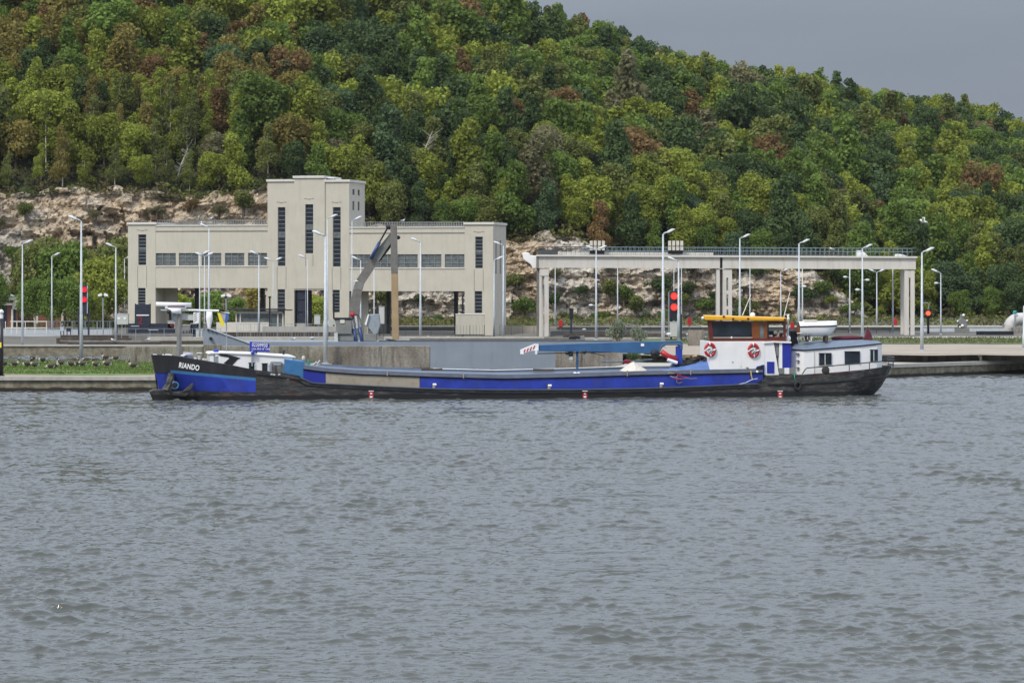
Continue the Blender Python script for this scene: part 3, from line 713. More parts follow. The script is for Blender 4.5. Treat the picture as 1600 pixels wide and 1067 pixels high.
def window(p0, p1, y0, y1, nh, nv, ref, glass='glass', w=0.25, name='window', par=None):
    u0, u1, z0, z1 = U(p0), U(p1), ZB(y1, ref), ZB(y0, ref)
    g = MB().box((u0+.004, w, z0+.004), (u1-.004, w+.06, z1-.004), M[glass]).build(name, par or b_)
    mb = MB()
    for i in range(1, nh): z = z0+(z1-z0)*i/nh; mb.box((u0+.01, w-.1, z-.05), (u1-.01, w-.01, z+.05), M['steelframe'])
    for i in range(1, nv): u = u0+(u1-u0)*i/nv; mb.box((u-.06, w-.13, z0+.01), (u+.06, w-.012, z1-.01), M['steelframe'])
    for a, b in ((u0+.01, u0+.1), (u1-.1, u1-.01)): mb.box((a, w-.12, z0+.01), (b, w-.011, z1-.01), M['steelframe'])
    mb.build('window_bars', g); return g
LW = [(243, 275), (279, 310), (314.5, 346), (351, 382), (387, 417.5)]
RWN = [(547.5, 579), (584, 616), (621, 653), (658, 690), (694.5, 726)]
TW = [(216, 228.5, 366.5, 414, 9), (434, 446, 324, 415.5, 14), (477.5, 490, 319.5, 396, 12), (520, 532.5, 324, 416.5, 14), (742.5, 754.5, 370, 419, 9)]
TL = [(215.5, 227.5, 450, 478, 6), (433.5, 445.5, 452, 492, 7), (519.5, 531, 453, 488, 7), (741.5, 753.5, 455, 489, 6)]
# pavilions and tower front walls
holed('wall', 200, 243, 350, None, [(216, 366.5, 228.5, 414), (215.5, 450, 227.5, 478)])
holed('wall', 418, 460, 283, None, [(434, 324, 446, 415.5), (433.5, 452, 445.5, 492)])
holed('wall', 460, 508, 277.5, 451, [(477.5, 319.5, 490, 396)], w=-.25, th=.75)
holed('wall', 508, 545.5, 283.5, None, [(520, 324, 532.5, 416.5), (519.5, 453, 531, 488)])
holed('wall', 726, 770.5, 350, None, [(742.5, 370, 754.5, 419), (741.5, 455, 753.5, 489)])
for a, c, y0, y1, n in TW:
    ref = {216: 221, 434: 439, 477.5: 484, 520: 527, 742.5: 748}[a]; ww = .25 if a != 477.5 else 0.1
    g = window(a, c, y0, y1, n, 1, {216: 221.5, 434: 439, 477.5: 484, 520: 526.75, 742.5: 748.25}[a], w=ww)
    u0, u1 = U(a)+.01, U(c)-.01; zz = [ZB(y0+(y1-y0)*t, a) for t in ((.42, .52), (.8, .9)) [0]] if n > 6 else None
    MB().box((u0, ww-.05, min(zz)), (u1, ww-.004, max(zz)), M['glassl']).build('spandrel', g)
for a, c, y0, y1, n in TL: window(a, c, y0, y1, n, 1, {215.5: 221.5, 433.5: 439, 519.5: 526.75, 741.5: 748.25}[a])
for k, (ws, p0, p1, y0, y1, yt, yb) in enumerate(((LW, 243, 418, 395.5, 415, 352, 450), (RWN, 545.5, 726, 397.5, 418, 355, 455))):
    rx = (p0+p1)/2
    holed('wall', p0, p1, yt, yb, [(a+.3, y0, c-.3, y1) for a, c in ws], w=.05, th=.45)
    for a, c in ws: window(a+.3, c-.3, y0, y1, 3, 3, rx, 'glassl' if True else 'glass', w=.3)
    # band lines, back wall, roof, soffit, railing
    MB().box((U(p0)+.01, -.06, ZB(yt+9.6, rx)), (U(p1)-.01, .045, ZB(yt+8.6, rx)), M['ledge']).build('string_course', b_)
    MB().box((U(p0)+.01, -.12, ZB(yt+1.2, rx)), (U(p1)-.01, .6, ZB(yt-.6, rx)), M['render2']).build('parapet_cap', b_)
    MB().box((U(p0)+.01, -.10, ZB(y1+2, rx)), (U(p1)-.01, .045, ZB(y1+.6, rx)), M['render2']).build('sill', b_)
    z0, z1 = ZB(yb, rx), ZB(yt+1.5, rx)
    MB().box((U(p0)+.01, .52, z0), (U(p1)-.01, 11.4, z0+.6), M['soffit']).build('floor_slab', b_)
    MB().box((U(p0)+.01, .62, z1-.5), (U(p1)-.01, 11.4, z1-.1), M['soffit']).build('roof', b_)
    hb = MB(); n = 12                                   # rear wall with openings so that daylight shows through
    hb.box((U(p0)+.01, 11.41, z0), (U(p1)-.01, 11.9, z0+3.2), M['render']); hb.box((U(p0)+.01, 11.41, z1-4.2), (U(p1)-.01, 11.9, z1), M['render'])
    for i in range(n): u = U(p0)+(U(p1)-U(p0))*i/(n-1); hb.box((max(U(p0)+.01, u-.5), 11.42, z0+3.2), (min(u+.5, U(p1)-.01), 11.89, z1-4.2), M['render'])
    hb.build('rear_wall', b_)
    rb = MB(); n = 46; zt = z1+1.25
    for w in (.4, 11.5):
        for i in range(n+1): u = U(p0)+.3+(U(p1)-U(p0)-.6)*i/n; rb.box((u-.035, w-.03, z1-.1), (u+.035, w+.03, zt), M['rail_rust'] if k else M['rail_rust'])
        for z in (zt-.05, z1+.55): rb.box((U(p0)+.2, w-.041, z), (U(p1)-.2, w+.041, z+.06), M['galv_d'])
    rb.build('roof_railing', b_)
# side and rear walls
def side(px, y0, w0, w1, slits, name='wall', ybot=None, ref=None, left=False):
    u = U(px); rx = ref or px; z1 = ZB(y0, rx); mb = MB(); ws = sorted({w0, w1}|{s[0] for s in slits}|{s[1] for s in slits})
    a0, a1 = (u-.45, u) if not left else (u, u+.45); zb = 0 if ybot is None else ZB(ybot, rx)
    for a, b in zip(ws[:-1], ws[1:]):
        mid = (a+b)/2; z = zb
        for s in sorted([s for s in slits if s[0] < mid < s[1]], key=lambda s: s[2]):
            mb.box((a0, a, z), (a1, b, s[2]), M['render']); z = s[3]
        mb.box((a0, a, z), (a1, b, z1), M['render'])
    mb.build(name, b_)
    for s in slits: MB().box(((a0+a1)/2-.05, s[0]+.01, s[2]+.01), ((a0+a1)/2+.05, s[1]-.01, s[3]-.01), M['glass']).build('window', b_)
zy = lambda y: ZB(y, 550)
side(545.5, 283.5, .505, 11.5, [(2.6, 4.2, zy(304), zy(295)), (6.6, 8.2, zy(304), zy(295)), (2.6, 4.0, zy(328), zy(314)), (6.6, 8.0, zy(328), zy(314))], ref=526.75)
side(418, 283, .505, 11.5, [], left=True, ref=439)
zy = lambda y: ZB(y, 770)
side(770.5, 350, .505, 11.5, [(2.2, 3.3, zy(428), zy(375)), (6.2, 7.3, zy(428), zy(375))], ref=748.25)
side(200, 350, .505, 11.5, [(2.2, 3.3, zy(428), zy(375))], left=True, ref=221.5)
side(243, 350, .505, 11.5, [], ref=221.5); side(726, 350, .505, 11.5, [], left=True, ref=748.25)
for p0, p1, y, ref in ((200, 243, 350, 221.5), (418, 460, 283, 439), (508, 545.5, 283.5, 526.75), (726, 770.5, 350, 748.25)):
    MB().box((U(p0), 11.51, 0), (U(p1), 12, ZB(y, ref)), M['render']).build('rear_wall', b_)
MB().box((U(460)+.01, 11.5, ZB(451, 484)), (U(508)-.01, 12, ZB(277.5, 484)), M['render']).build('rear_wall', b_)
for p0, p1, y, ref in ((200, 243, 350, 221.5), (418, 460, 283, 439), (460, 508, 277.5, 484), (508, 545.5, 283.5, 526.75), (726, 770.5, 350, 748.25)):
    z = ZB(y, ref); fr_ = -.15 if p0 == 460 else .1
    MB().box((U(p0)-.22, fr_-.38, z-.15), (U(p1)+.22 if p0 != 460 else U(p1), 12.2, z+.32), M['render2']).build('cornice', b_, bevel=.04)
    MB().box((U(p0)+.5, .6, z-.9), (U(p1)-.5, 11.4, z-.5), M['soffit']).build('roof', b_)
mb = MB()
for i in range(34):
    u = U(460)+(U(508)-U(460))*i/33; mb.box((u-.02, 1.0, ZB(275, 484)-.2), (u+.02, 1.05, ZB(275, 484)+.35+.15*(i % 3)), M['black'])
mb.box((U(508), 1, ZB(278.3, 520)), (U(522), 1.1, ZB(277.4, 520)), M['white']); mb.box((U(509), 1.2, ZB(281, 520)), (U(510), 1.3, ZB(278, 520)), M['black']); mb.box((U(520), 1.2, ZB(281, 520)), (U(521), 1.3, ZB(278, 520)), M['black'])
mb.build('bird_spikes', b_)
# small brow lines above the tall windows, vertical joints below them
mb = MB()
for a, c, y in ((214, 230, 359.5), (432.5, 447.5, 316), (476, 491, 310.5), (518.5, 533.5, 316), (740, 756, 362)):
    m_ = (a+c)/2; w = -.3 if a == 476 else -.05
    for (x0, y0, x1, y1) in ((a, y, a+4, y), (c-4, y, c, y), (a+5, y+.4, m_, y+1.4), (m_, y+1.4, c-5, y+.4)):
        mb.box((U(x0), w, ZB((y0+y1)/2+.45, m_)), (U(x1), w+.04, ZB((y0+y1)/2-.35, m_)), M['ledge'])
for x, y0, y1 in ((215, 416, 449), (229, 416, 449), (433, 417, 451), (447, 417, 451), (519, 418, 452), (532.5, 418, 452), (741, 421, 454), (755, 421, 454), (478, 398, 416), (489.5, 398, 416)):
    w = -.28 if 460 < x < 508 else -.03
    mb.box((U(x)-.04, w, ZB(y1, x)), (U(x)+.04, w+.03, ZB(y0, x)), M['ledge'])
mb.build('brow_mouldings', b_)
# sill ledges under the tower windows
# tower underside, dark lift shaft, columns of the open bays
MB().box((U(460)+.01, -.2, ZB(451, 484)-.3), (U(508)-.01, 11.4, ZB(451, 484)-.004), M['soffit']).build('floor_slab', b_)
s_ = MB().box((U(461.5), .3, 2.2), (U(480.5), 3.2, ZB(451.5, 470)-.35), M['navy']).build('lift_shaft', b_)
mb = MB()
for x in (460.2, 478.5): mb.box((U(x), -.1, 0), (U(x)+.32, .25, ZB(451.5, 470)-.35), M['black'])
mb.box((U(477.3), -.12, 0), (U(478.2), .1, ZB(451.5, 470)-.35), M['galv_d'])
for y in (468, 487): mb.box((U(462), .15, ZB(y+.6, 470)), (U(480), .29, ZB(y, 470)), M['black'])
mb.build('shaft_guides', s_)
MB().box((U(461.5), .1, 0), (U(480.5), 3.2, 2.19), M['conc']).build('shaft_base', b_)
for x in (247, 283.5, 387.5): MB().box((U(x), 8.5, 0), (U(x)+.75, 9.3, ZB(450, 330)), M['black'] if x > 250 else M['soffit']).build('column', b_)
MB().box((U(243)+.02, 5.8, 0), (U(262), 6.4, ZB(450.2, 330)), M['render']).build('bay_wall', b_)
MB().box((U(547), 4.5, 0), (U(566), 5.0, ZB(455.2, 636)), M['render']).build('bay_wall', b_)
for x in (587, 694): MB().box((U(x), 8.5, 0), (U(x)+.7, 9.2, ZB(455, 636)), M['black']).build('column', b_)
for x in (417.5,): MB().box((U(x)-.6, .55, 0), (U(x), 11.4, ZB(450.2, 330)), M['render']).build('bay_wall', b_)
MB().box((U(566), 11, 0), (U(582), 11.6, ZB(480, 575)), M['conc']).build('bay_wall', b_)
# exterior stair foot
# ------------------------------------------------------------------ crane bridge (gantry)
GF = Frame(gx(840, 520), 520, 0, 2.4)
g_ = GF.root('crane_bridge', 'long cream concrete crane bridge on paired pillars with a blue railing', 'bridge')
gu = lambda x: GF.u(x); gz2 = lambda y: GF.uz(800, y)[1]
M['gant'] = mat('weathered cream girder', (.60, .57, .52), .8, .05, .3, dirt=.45, dirtcol=(.33, .24, .16), streak=True)
sl = lambda x: (x-840)/590*2.6
def gq(x0, x1, ya, yb, w0, w1, m, name, par=None, bevel=0):
    return MB().prism([(gu(x0), gz2(yb+sl(x0))), (gu(x1), gz2(yb+sl(x1))), (gu(x1), gz2(ya+sl(x1))), (gu(x0), gz2(ya+sl(x0)))], w0, w1, m).build(name, par or g_, bevel=bevel)
gq(842, 1125, 400.8, 418.3, 0, 1.0, M['gant'], 'girder'); gq(1129, 1431, 400.8, 418.3, 0, 1.0, M['gant'], 'girder')
gq(1125, 1129, 401, 418.2, .3, .9, M['black'], 'expansion_joint')
gq(842, 1431, 400.8, 418, 6, 7, M['gant'], 'girder')
gq(838, 1433, 398.0, 400.7, -.45, 7.4, M['render2'], 'deck')
gq(875, 1115, 393.2, 397.9, .9, 1.2, M['gant'], 'upstand')
gq(838, 842, 401, 419, -.05, 7.3, M['plant'], 'end_shade')  # grey tone puts the shaded side into the girder end
rb = MB()
for w in (.3, 6.9):
    for x0, x1, y in ((906, 1432, 385.0), (906, 1432, 390.5), (842, 912, 385), (842, 880, 390)):
        rb.prism([(gu(x0), gz2(y+.7+sl(x0))), (gu(x1), gz2(y+.7+sl(x1))), (gu(x1), gz2(y+sl(x1))), (gu(x0), gz2(y+sl(x0)))], w-.04, w+.04, M['rail_teal'] if x0 > 900 else M['rail_dark'])
    x = 842
    while x < 1432: rb.box((gu(x)-.035, w-.03, gz2(398+sl(x))), (gu(x)+.035, w+.03, gz2(385.2+sl(x))), M['rail_teal'] if x > 905 else M['rail_dark']); x += 7.2
rb.build('railing', g_)
mb = MB(); mb.box((gu(842), 2, gz2(398)), (gu(872), 5.5, gz2(391)), M['rail_dark']); mb.box((gu(918), 2, gz2(398)), (gu(950), 5, gz2(395.5)), M['timber'])
mb.box((gu(1120), 2.2, gz2(399)), (gu(1330), 2.4, gz2(396.5)), M['rail_dark']); mb.build('deck_machinery', g_)
for x in (1341, 1402):
    h = 9 if x < 1400 else 3.4; MB().prism([(gu(x), gz2(400.3)), (gu(x+17), gz2(400.3)), (gu(x+13), gz2(400.3-h*.5)), (gu(x+6), gz2(400.3-h)), (gu(x), gz2(400.3-h))], 1.3, 3.5, M['white']).build('winch_cover', g_)
for x0 in (921.5, 1044):
    f_ = MB().box((gu(x0), .2, gz2(397)), (gu(x0+23), .35, gz2(391)), M['black']).build('signal_frame', g_)
    for i in range(4):
        xx = x0+i*6.3
        MB().box((gu(xx), -.3, gz2(391.5)), (gu(xx+4.6), .1, gz2(376.5)), M['cloth_w']).build('signal_box', g_, bevel=.05)
        MB().box((gu(xx)+.02, -.34, gz2(385.2)), (gu(xx+4.6)-.02, -.301, gz2(383.9)), M['ledge']).build('box_band', g_.children[-1])
# pillars
def pillar(x0, x1, w0, w1, holes=None, yt=419.3, name='pillar', m='gant'):
    if not holes: return MB().box((gu(x0), w0, -1), (gu(x1), w1, gz2(yt+sl(x0))), M[m]).build(name, g_, bevel=.04)
    h0, h1, hz = holes; mb = MB(); zt = gz2(yt+sl(x0)); mb.box((gu(x0), w0, -1), (gu(h0), w1, zt), M[m]); mb.box((gu(h1), w0, -1), (gu(x1), w1, zt), M[m])
    ys = [yt+sl(x0)]+[y for q in hz for y in q]; zs = [gz2(y) for y in ys]+[-1]
    for a, b in zip(zs[::2], zs[1::2]): mb.box((gu(h0), w0, b), (gu(h1), w1, a), M[m])
    return mb.build(name, g_)
MB().box((gu(838.5), 1.2, -1), (gu(842.5), 1.9, gz2(419)), M['boom']).build('pillar_shade', g_)  # dark strip colours in the shaded side of the end pillar
pillar(843, 846.5, .2, 1.2); pillar(850.5, 857.5, .2, 1.3); MB().box((gu(844), .1, gz2(431)), (gu(857.5), 1.25, gz2(420.5)), M['gant']).build('pillar_cap', g_)
pillar(843, 850, 6, 7)
pillar(1119.5, 1125, .2, 1.3); pillar(1129.5, 1144, .2, 1.3, (1135, 1138, [(434, 454), (459, 478.5), (483.5, 492), (506, 516)]))
pillar(1125.5, 1129, 1.3, 1.8, m='boom'); pillar(1122, 1140, 6, 7)
pillar(1413.5, 1420.5, .2, 1.3); pillar(1423, 1429.5, .2, 1.3); MB().box((gu(1420.5)+.01, .2, gz2(434)), (gu(1423)-.01, 1.3, gz2(423)), M['gant']).build('pillar_cap', g_); pillar(1415, 1427, 6, 7)
MB().prism([(gu(815.5), gz2(395)), (gu(826), gz2(394.5)), (gu(829), gz2(399)), (gu(838.3), gz2(399.5)), (gu(838.3), gz2(419)), (gu(833), gz2(419.5)), (gu(829), gz2(413)), (gu(818), gz2(405))], 1.5, 2.5, M['whitep']).build('end_bracket', g_, bevel=.1)
# ------------------------------------------------------------------ low walls, fences and yard things
def lowwall(px0, px1, D, ytop, m, label, th=.3, z0=None, bevel=0, cat='wall'):
    x0, x1 = gx(px0, D), gx(px1, D); return wallbox('low_wall', x0, x1, D, D+th, (ground((x0+x1)/2) if z0 is None else z0)-.3, gzp(ytop, D), m, label, cat, bevel)
def fence(px0, px1, D, ytop, label, m, nb, bars=True, rails=(1.0, .5), zb=None, r=.03, name='fence'):
    x0, x1 = gx(px0, D), gx(px1, D); zb = ground((x0+x1)/2) if zb is None else zb; h = gzp(ytop, D)-zb; L = x1-x0
    root = empty(name, (x0, D, zb), label, 'fence' if name == 'fence' else 'railing')
    mb = MB(); n = max(1, round(L/2.4))
    for i in range(n+1): mb.box((L*i/n-r*1.3, -r*1.3, -.2), (L*i/n+r*1.3, r*1.3, h), m)
    mb.build('posts', root)['kind'] = 'stuff'
    mb = MB()
    for t in rails: mb.box((0, -r*.9, h*t-r), (L, r*.9, h*t+r), m)
    mb.build('rails', root)
    if bars:
        mb = MB()
        for i in range(nb): u = L*(i+.5)/nb; mb.box((u-.02, -.015, .05), (u+.02, .015, h), m)
        mb.build('bars', root)['kind'] = 'stuff'
    return root
lowwall(552, 780, 612, 509.5, M['rail_dark'], 'long dark low wall behind the building, right half'); lowwall(552, 780, 611.4, 508.6, M['conc'], 'pale coping on the low wall behind the right half of the building', .2, gzp(510.3, 611.4)+.3)
lowwall(781, 869, 575, 509, M['beige'], 'plain beige low wall between building and crane bridge')
lowwall(870, 1000, 562, 510.5, M['plant'], 'grey low wall behind the left bay of the crane bridge'); lowwall(870, 1000, 561.5, 508.8, M['conc'], 'pale coping behind the left bay of the crane bridge', .4, gzp(511, 561.5)+.3)
lowwall(1001, 1650, 556, 511.5, M['plant'], 'long grey low wall across the right yard'); lowwall(1001, 1566, 555.5, 508.7, M['rail_white'], 'pale coping rail along the right yard', .4, gzp(510.8, 555.5)+.3)
fence(781, 870, 560, 508.5, 'thin post fence right of the building', M['rail_dark'], 0, bars=False, rails=(1,))
fence(858, 1095, 545, 509, 'dark close barred fence behind the left crane bridge pillars', M['rail_dark'], 150)
fence(553, 714, 560, 508.5, 'dark wire fence in front of the right open bay', M['rail_dark'], 60, rails=(1, .1))
fence(711.5, 757, 527, 508, 'low black railing in front of the pale kiosk', M['rail_dark'], 9, rails=(.35, .3), r=.045)
fence(1240, 1412, 535, 516, 'dark low rail in the right yard beneath the crane bridge', M['rail_dark'], 0, bars=False, r=.05)
lowwall(1442, 1492, 552, 512.5, M['galv'], 'grey stepped barrier left of the machinery block'); lowwall(1508, 1570, 552, 512.5, M['galv'], 'grey stepped barrier right of the machinery block')
lowwall(1526, 1584, 520, 517.5, M['black'], 'long dark trough on the right quay by the pipe', .6)
def railing_cream():
    D = 578; root = empty('guard_rail', (gx(8, D), D, 1.6), 'cream two rail guard rail at the far left', 'railing'); L = gx(74, D)-gx(8, D); h = gzp(502, D)-1.6
    for i, x in enumerate((0, .14, .27, .47, .7, .97)): MB().box((L*x, -.06, 0), (L*x+.14, .06, h), M['rail_white']).build('post', root)
    for t in (1, .5): MB().box((.02 if t < 1 else L*.12, -.08, h*t-.12), (L, -.061, h*t+.06), M['rail_white']).build('rail', root)
railing_cream()
fence(75, 210, 572, 502, 'grey thin fence between cream rail and signal board', M['galv_d'], 24, rails=(1, .5))
fence(190, 345, 500, 513.5, 'long thin pipe rail in front of the black trough', M['galv_d'], 0, bars=False, rails=(1, .55))
fence(370, 540, 508, 506, 'grey pipe rail left of the excavator', M['galv_d'], 40, rails=(1, .6, .3))
lowwall(200, 272, 540, 505.5, M['navy'], 'dark steel trough in front of the left pavilion', 1.5)
lowwall(338, 420, 545, 503.5, M['cloth_w'], 'pale low wall left of the glass kiosk'); lowwall(410, 545, 530, 510, M['conc'], 'weathered low wall in front of the tower foot')
# lock edge beams, long low courses
for i, (a, b, D, y0, mm, lab) in enumerate(((88, 205, 497, 528, 'timber', 'stack edge of dark timber baulks behind the tall lamp'), (95, 200, 505, 523.5, 'timber', 'second course of dark timber baulks'), (205, 560, 492, 532.5, 'timber', 'long dark beam along the lock edge behind the bow'),
        (230, 545, 502, 526.5, 'conc', 'pale kerb behind the long dark beam'), (340, 545, 515, 519, 'timber', 'dark beam below the glass kiosk'), (180, 300, 512, 521, 'boom', 'brown beam before the turf strip'), (600, 850, 490, 526, 'conc', 'pale kerb behind the grey pontoon'), (640, 900, 484, 529.3, 'timber', 'dark kerb along the basin behind the pontoon'), (880, 1090, 500, 521, 'timber', 'dark beam right of the dark signal'), (900, 1095, 488, 527.5, 'conc', 'pale kerb above the blue boom'), (1075, 1100, 440, 516, 'wall', 'brown block left of the wheelhouse'), (860, 1000, 515, 517, 'rail_dark', 'dark low rail right of the pillars'))):
    lowwall(a, b, D, y0, M[mm], lab, .8, bevel=.05, cat='beam' if mm == 'timber' else 'kerb')
rt = random.Random(2)
for i in range(9):
    px = 92+i*13.5; D = 488+rt.uniform(0, 6); l = rt.uniform(2.5, 6)
    o = MB().box((0, 0, 0), (l, .5, .35), M['timber']).box((.2, .05, .36), (l-.3, .45, .62), M['boom']).build('timber_baulk', bevel=.03); o.location = (gx(px, D), D, 1.62); o.rotation_euler = (0, 0, rt.uniform(-.2, .2))
    tag(o, f'short tarred timber baulk on the far quay, {ORD[i]} from the left', 'timber', 'timber baulks on the far quay')
def crate(px0, px1, y0, y1, D, m, label, cat, name, d=1.0, extra=None, z0=None, bevel=.04):
    x0, x1 = gx(px0, D), gx(px1, D); zb = gzp(y1, D) if z0 is None else z0; g0 = ground((x0+x1)/2)
    root = empty(name, ((x0+x1)/2, D, zb), label, cat); h = gzp(y0, D)-zb; w = (x1-x0)/2
    MB().box((-w, 0, 0), (w, d, h), M[m]).build('body', root, bevel=bevel)
    MB().box((-w-.06, -.06, h), (w+.06, d+.06, h+.09), M['galv'] if m != 'render' else M['render2']).build('lid', root)
    if zb > g0+.1:
        for s in (-1, 1): MB().box((s*w*.8-.06, .3, g0-zb-.1), (s*w*.8+.06, .5, -.005), M['black']).build('leg', root)
    if extra: extra(root, w, h)
    return root
crate(712, 757, 491.5, 523.5, 535, 'render', 'pale square kiosk in front of the right pavilion', 'kiosk', 'kiosk', 4)
crate(181, 200, 491, 507, 560, 'tin', 'grey transformer box on legs at the left corner of the building', 'box', 'transformer', 1.5, lambda r, w, h: [MB().box((s*w*.5-.25, -.05, h*.5), (s*w*.5+.25, -.01, h*.7), M['white']).build('plate', r) for s in (-1, 1)])
crate(290.5, 302, 492, 500.5, 560, 'tin', 'white control box behind the foremast', 'box', 'control_box'); crate(302.5, 311, 494, 506, 562, 'tin', 'grey control box right of the white one behind the foremast', 'box', 'control_box')
crate(262, 273, 502.5, 513, 540, 'tin', 'pale cabinet with a rusty orange disc', 'box', 'cabinet', 1, lambda r, w, h: MB().ball((w*.35, -.05, h*.45), (.42, .1, .42), M['woodd']).build('disc', r))
crate(592, 600.5, 479.5, 506, 555, 'tin', 'tall pale cabinet right of the excavator', 'box', 'cabinet'); crate(491, 500, 493, 507, 545, 'tin', 'pale meter box in front of the tower opening', 'box', 'control_box')
crate(94, 99.5, 511, 517.5, 520, 'galv', 'small grey bin left of the tall near lamp', 'bin', 'bin', .5); crate(103.5, 110.5, 512, 518, 520, 'navy', 'small dark bin beside the tall near lamp', 'bin', 'bin', .5)
crate(306, 316, 515, 530, 515, 'tin', 'pale machine block with a dark knob behind the foremast', 'machine', 'winch', 1.2, lambda r, w, h: MB().ball((0, .3, h+.2), .4, M['black']).build('knob', r))
for i, (a, b, y0, y1) in enumerate(((232, 246, 516, 522), (285, 297, 508, 517), (298, 306, 506, 528), (318, 326, 505, 516), (205, 216, 510, 518))):
    crate(a, b, y0, y1, 518+i, 'plant' if i % 2 else 'navy', ['dark low machinery box on the yard left of the foremast', 'grey winch housing right of the foremast', 'dark tall winch housing behind the bow', 'grey motor housing behind the paired lamps', 'dark machinery box under the number board'][i], 'machine', 'winch_housing', 1.2)
# white striped post, white cone shape bollard
def simple(name, label, cat, px, D, group=None, z=None): X = gx(px, D); return empty(name, (X, D, ground(X) if z is None else z), label, cat, group)
r = simple('air_vent', 'tall white bulbous vent pipe behind the foremast', 'vent', 327, 520); hh = gzp(486, 520)-1.6
MB().tube([(0, 0, 0), (0, 0, hh*.45), (0, 0, hh*.75), (0, 0, hh)], [.28, .3, .62, .5], M['radome'], 12).build('pipe', r, True); MB().tube([(0, 0, hh), (0, 0, hh+.25)], .4, M['black'], 10).build('cap', r)
r = simple('warning_board', 'white board with black diagonal strokes beside the paired lamps', 'sign', 306.5, 530); h = gzp(488, 530)-1.6
MB().box((-.5, 0, h-2), (.5, .1, h), M['white']).build('board', r); mb = MB()
for i in range(4): z = h-1.75+i*.42; mb.prism([(-.45, z), (-.3, z), (.2, z+.4), (.05, z+.4)], -.03, -.004, M['black'])
mb.build('strokes', r); MB().box((-.06, .1, -.1), (.06, .22, h), M['galv_d']).build('post', r)
# number board "2"
r = simple('number_board', 'dark two panel number board showing a dim red 2', 'sign', 223, 530); h0, h1 = gzp(509.5, 530)-1.6, gzp(475.5, 530)-1.6; w = gx(234.5, 530)-gx(223, 530)
MB().box((-w, 0, h0), (w, .5, h1), M['navy']).build('panel', r, bevel=.05); MB().box((-w*.85, -.1, (h0+h1)/2-.1), (w*.85, -.01, (h0+h1)/2+.1), M['white']).build('bar', r)
for s in (-1, 1): MB().box((s*w-.12, .1, -.2), (s*w+.1, .4, h1+.1), M['black']).build('post', r)
text_mesh('numeral', '2', 1.9, M['reddisp'], r, (-w*.35, -.03, h0+(h1-h0)*.24))
# glass waiting kiosk
KF = Frame(gx(365, 548), 548, 0, 1.6); r = KF.root('glass_kiosk', 'low glass walled kiosk under a wide flat dark roof', 'kiosk'); k_ = lambda x: KF.u(x); kz = lambda y: KF.uz(0, y)[1]
MB().box((k_(355), -1, kz(482.5)), (k_(443), 5, kz(484.5)), M['black']).build('roof', r); MB().box((k_(443.2), -.8, kz(485.3)), (k_(455), 4, kz(483.8)), M['black']).build('roof', r)
MB().box((k_(368), 0, kz(486.5)), (k_(442), .3, kz(490)), M['cloth_w']).build('fascia', r)
for x in (368, 374.5, 421, 433, 441): MB().box((k_(x), -.05, 0), (k_(x+2), .35, kz(490)), M['cloth_w']).build('mullion', r)
for a, b in ((370, 374.5), (376.5, 404), (406.5, 421), (423, 433), (435, 441)): MB().box((k_(a)+.01, .15, .5), (k_(b)-.01, .2, kz(490)-.01), M['glassl']).build('window', r)
MB().box((k_(368), .01, 0), (k_(441), .28, .49), M['cloth_w']).build('wall', r); MB().box((k_(369), 4, 0), (k_(442), 4.3, kz(486)), M['soffit']).build('wall', r)
# brick house and shed at the left
BHF = Frame(gx(0, 640), 640, 0, 1.6); r = BHF.root('brick_house', 'small red brick house with pale flat roofs at the left edge', 'house'); q = lambda x: BHF.u(x); qz = lambda y: BHF.uz(0, y)[1]
MB().box((q(-40), 0, 0), (q(27), 6, qz(477)), M['brick']).build('wall', r); MB().box((q(-45), -.8, qz(477)), (q(20), 6.5, qz(474)), M['rail_white']).build('roof', r)
MB().prism([(q(20.1), qz(483)), (q(30), qz(483)), (q(30), qz(470)), (q(24), qz(468)), (q(20.1), qz(474))], -.8, 6, M['conc']).build('roof_hood', r); MB().prism([(q(6), qz(463)), (q(19), qz(463)), (q(12), qz(459.5)), (q(7), qz(460))], 1, 4, M['white']).build('skylight', r)
MB().box((q(6), .5, qz(469)), (q(27), 5.5, qz(464.5)), M['rail_white']).build('parapet', r); MB().box((q(18), -.5, 0), (q(21), -.1, qz(483)), M['rail_white']).build('column', r)
MB().box((q(2), -.04, .2), (q(11), .1, qz(478)), M['navy']).build('window', r); MB().box((q(22), -.04, .2), (q(25.5), .1, qz(484)), M['navy']).build('door', r)
r = empty('brick_shed', (gx(30, 645), 645, 1.6), 'long low red brick shed under the trees at the left', 'building'); a = gx(98, 645)-gx(30, 645)
MB().box((0, 0, 0), (a, 5, gzp(486, 645)-1.6), M['brick']).build('wall', r); MB().box((a*.55, -.3, gzp(486, 645)-1.59), (a*.86, 5.2, gzp(485, 645)-1.6), M['galv']).build('roof', r)
for t in (.33, .39, .97): MB().box((a*t, -.15, 0), (a*t+.45, -.005, gzp(487, 645)-1.6), M['rail_white']).build('pilaster', r)
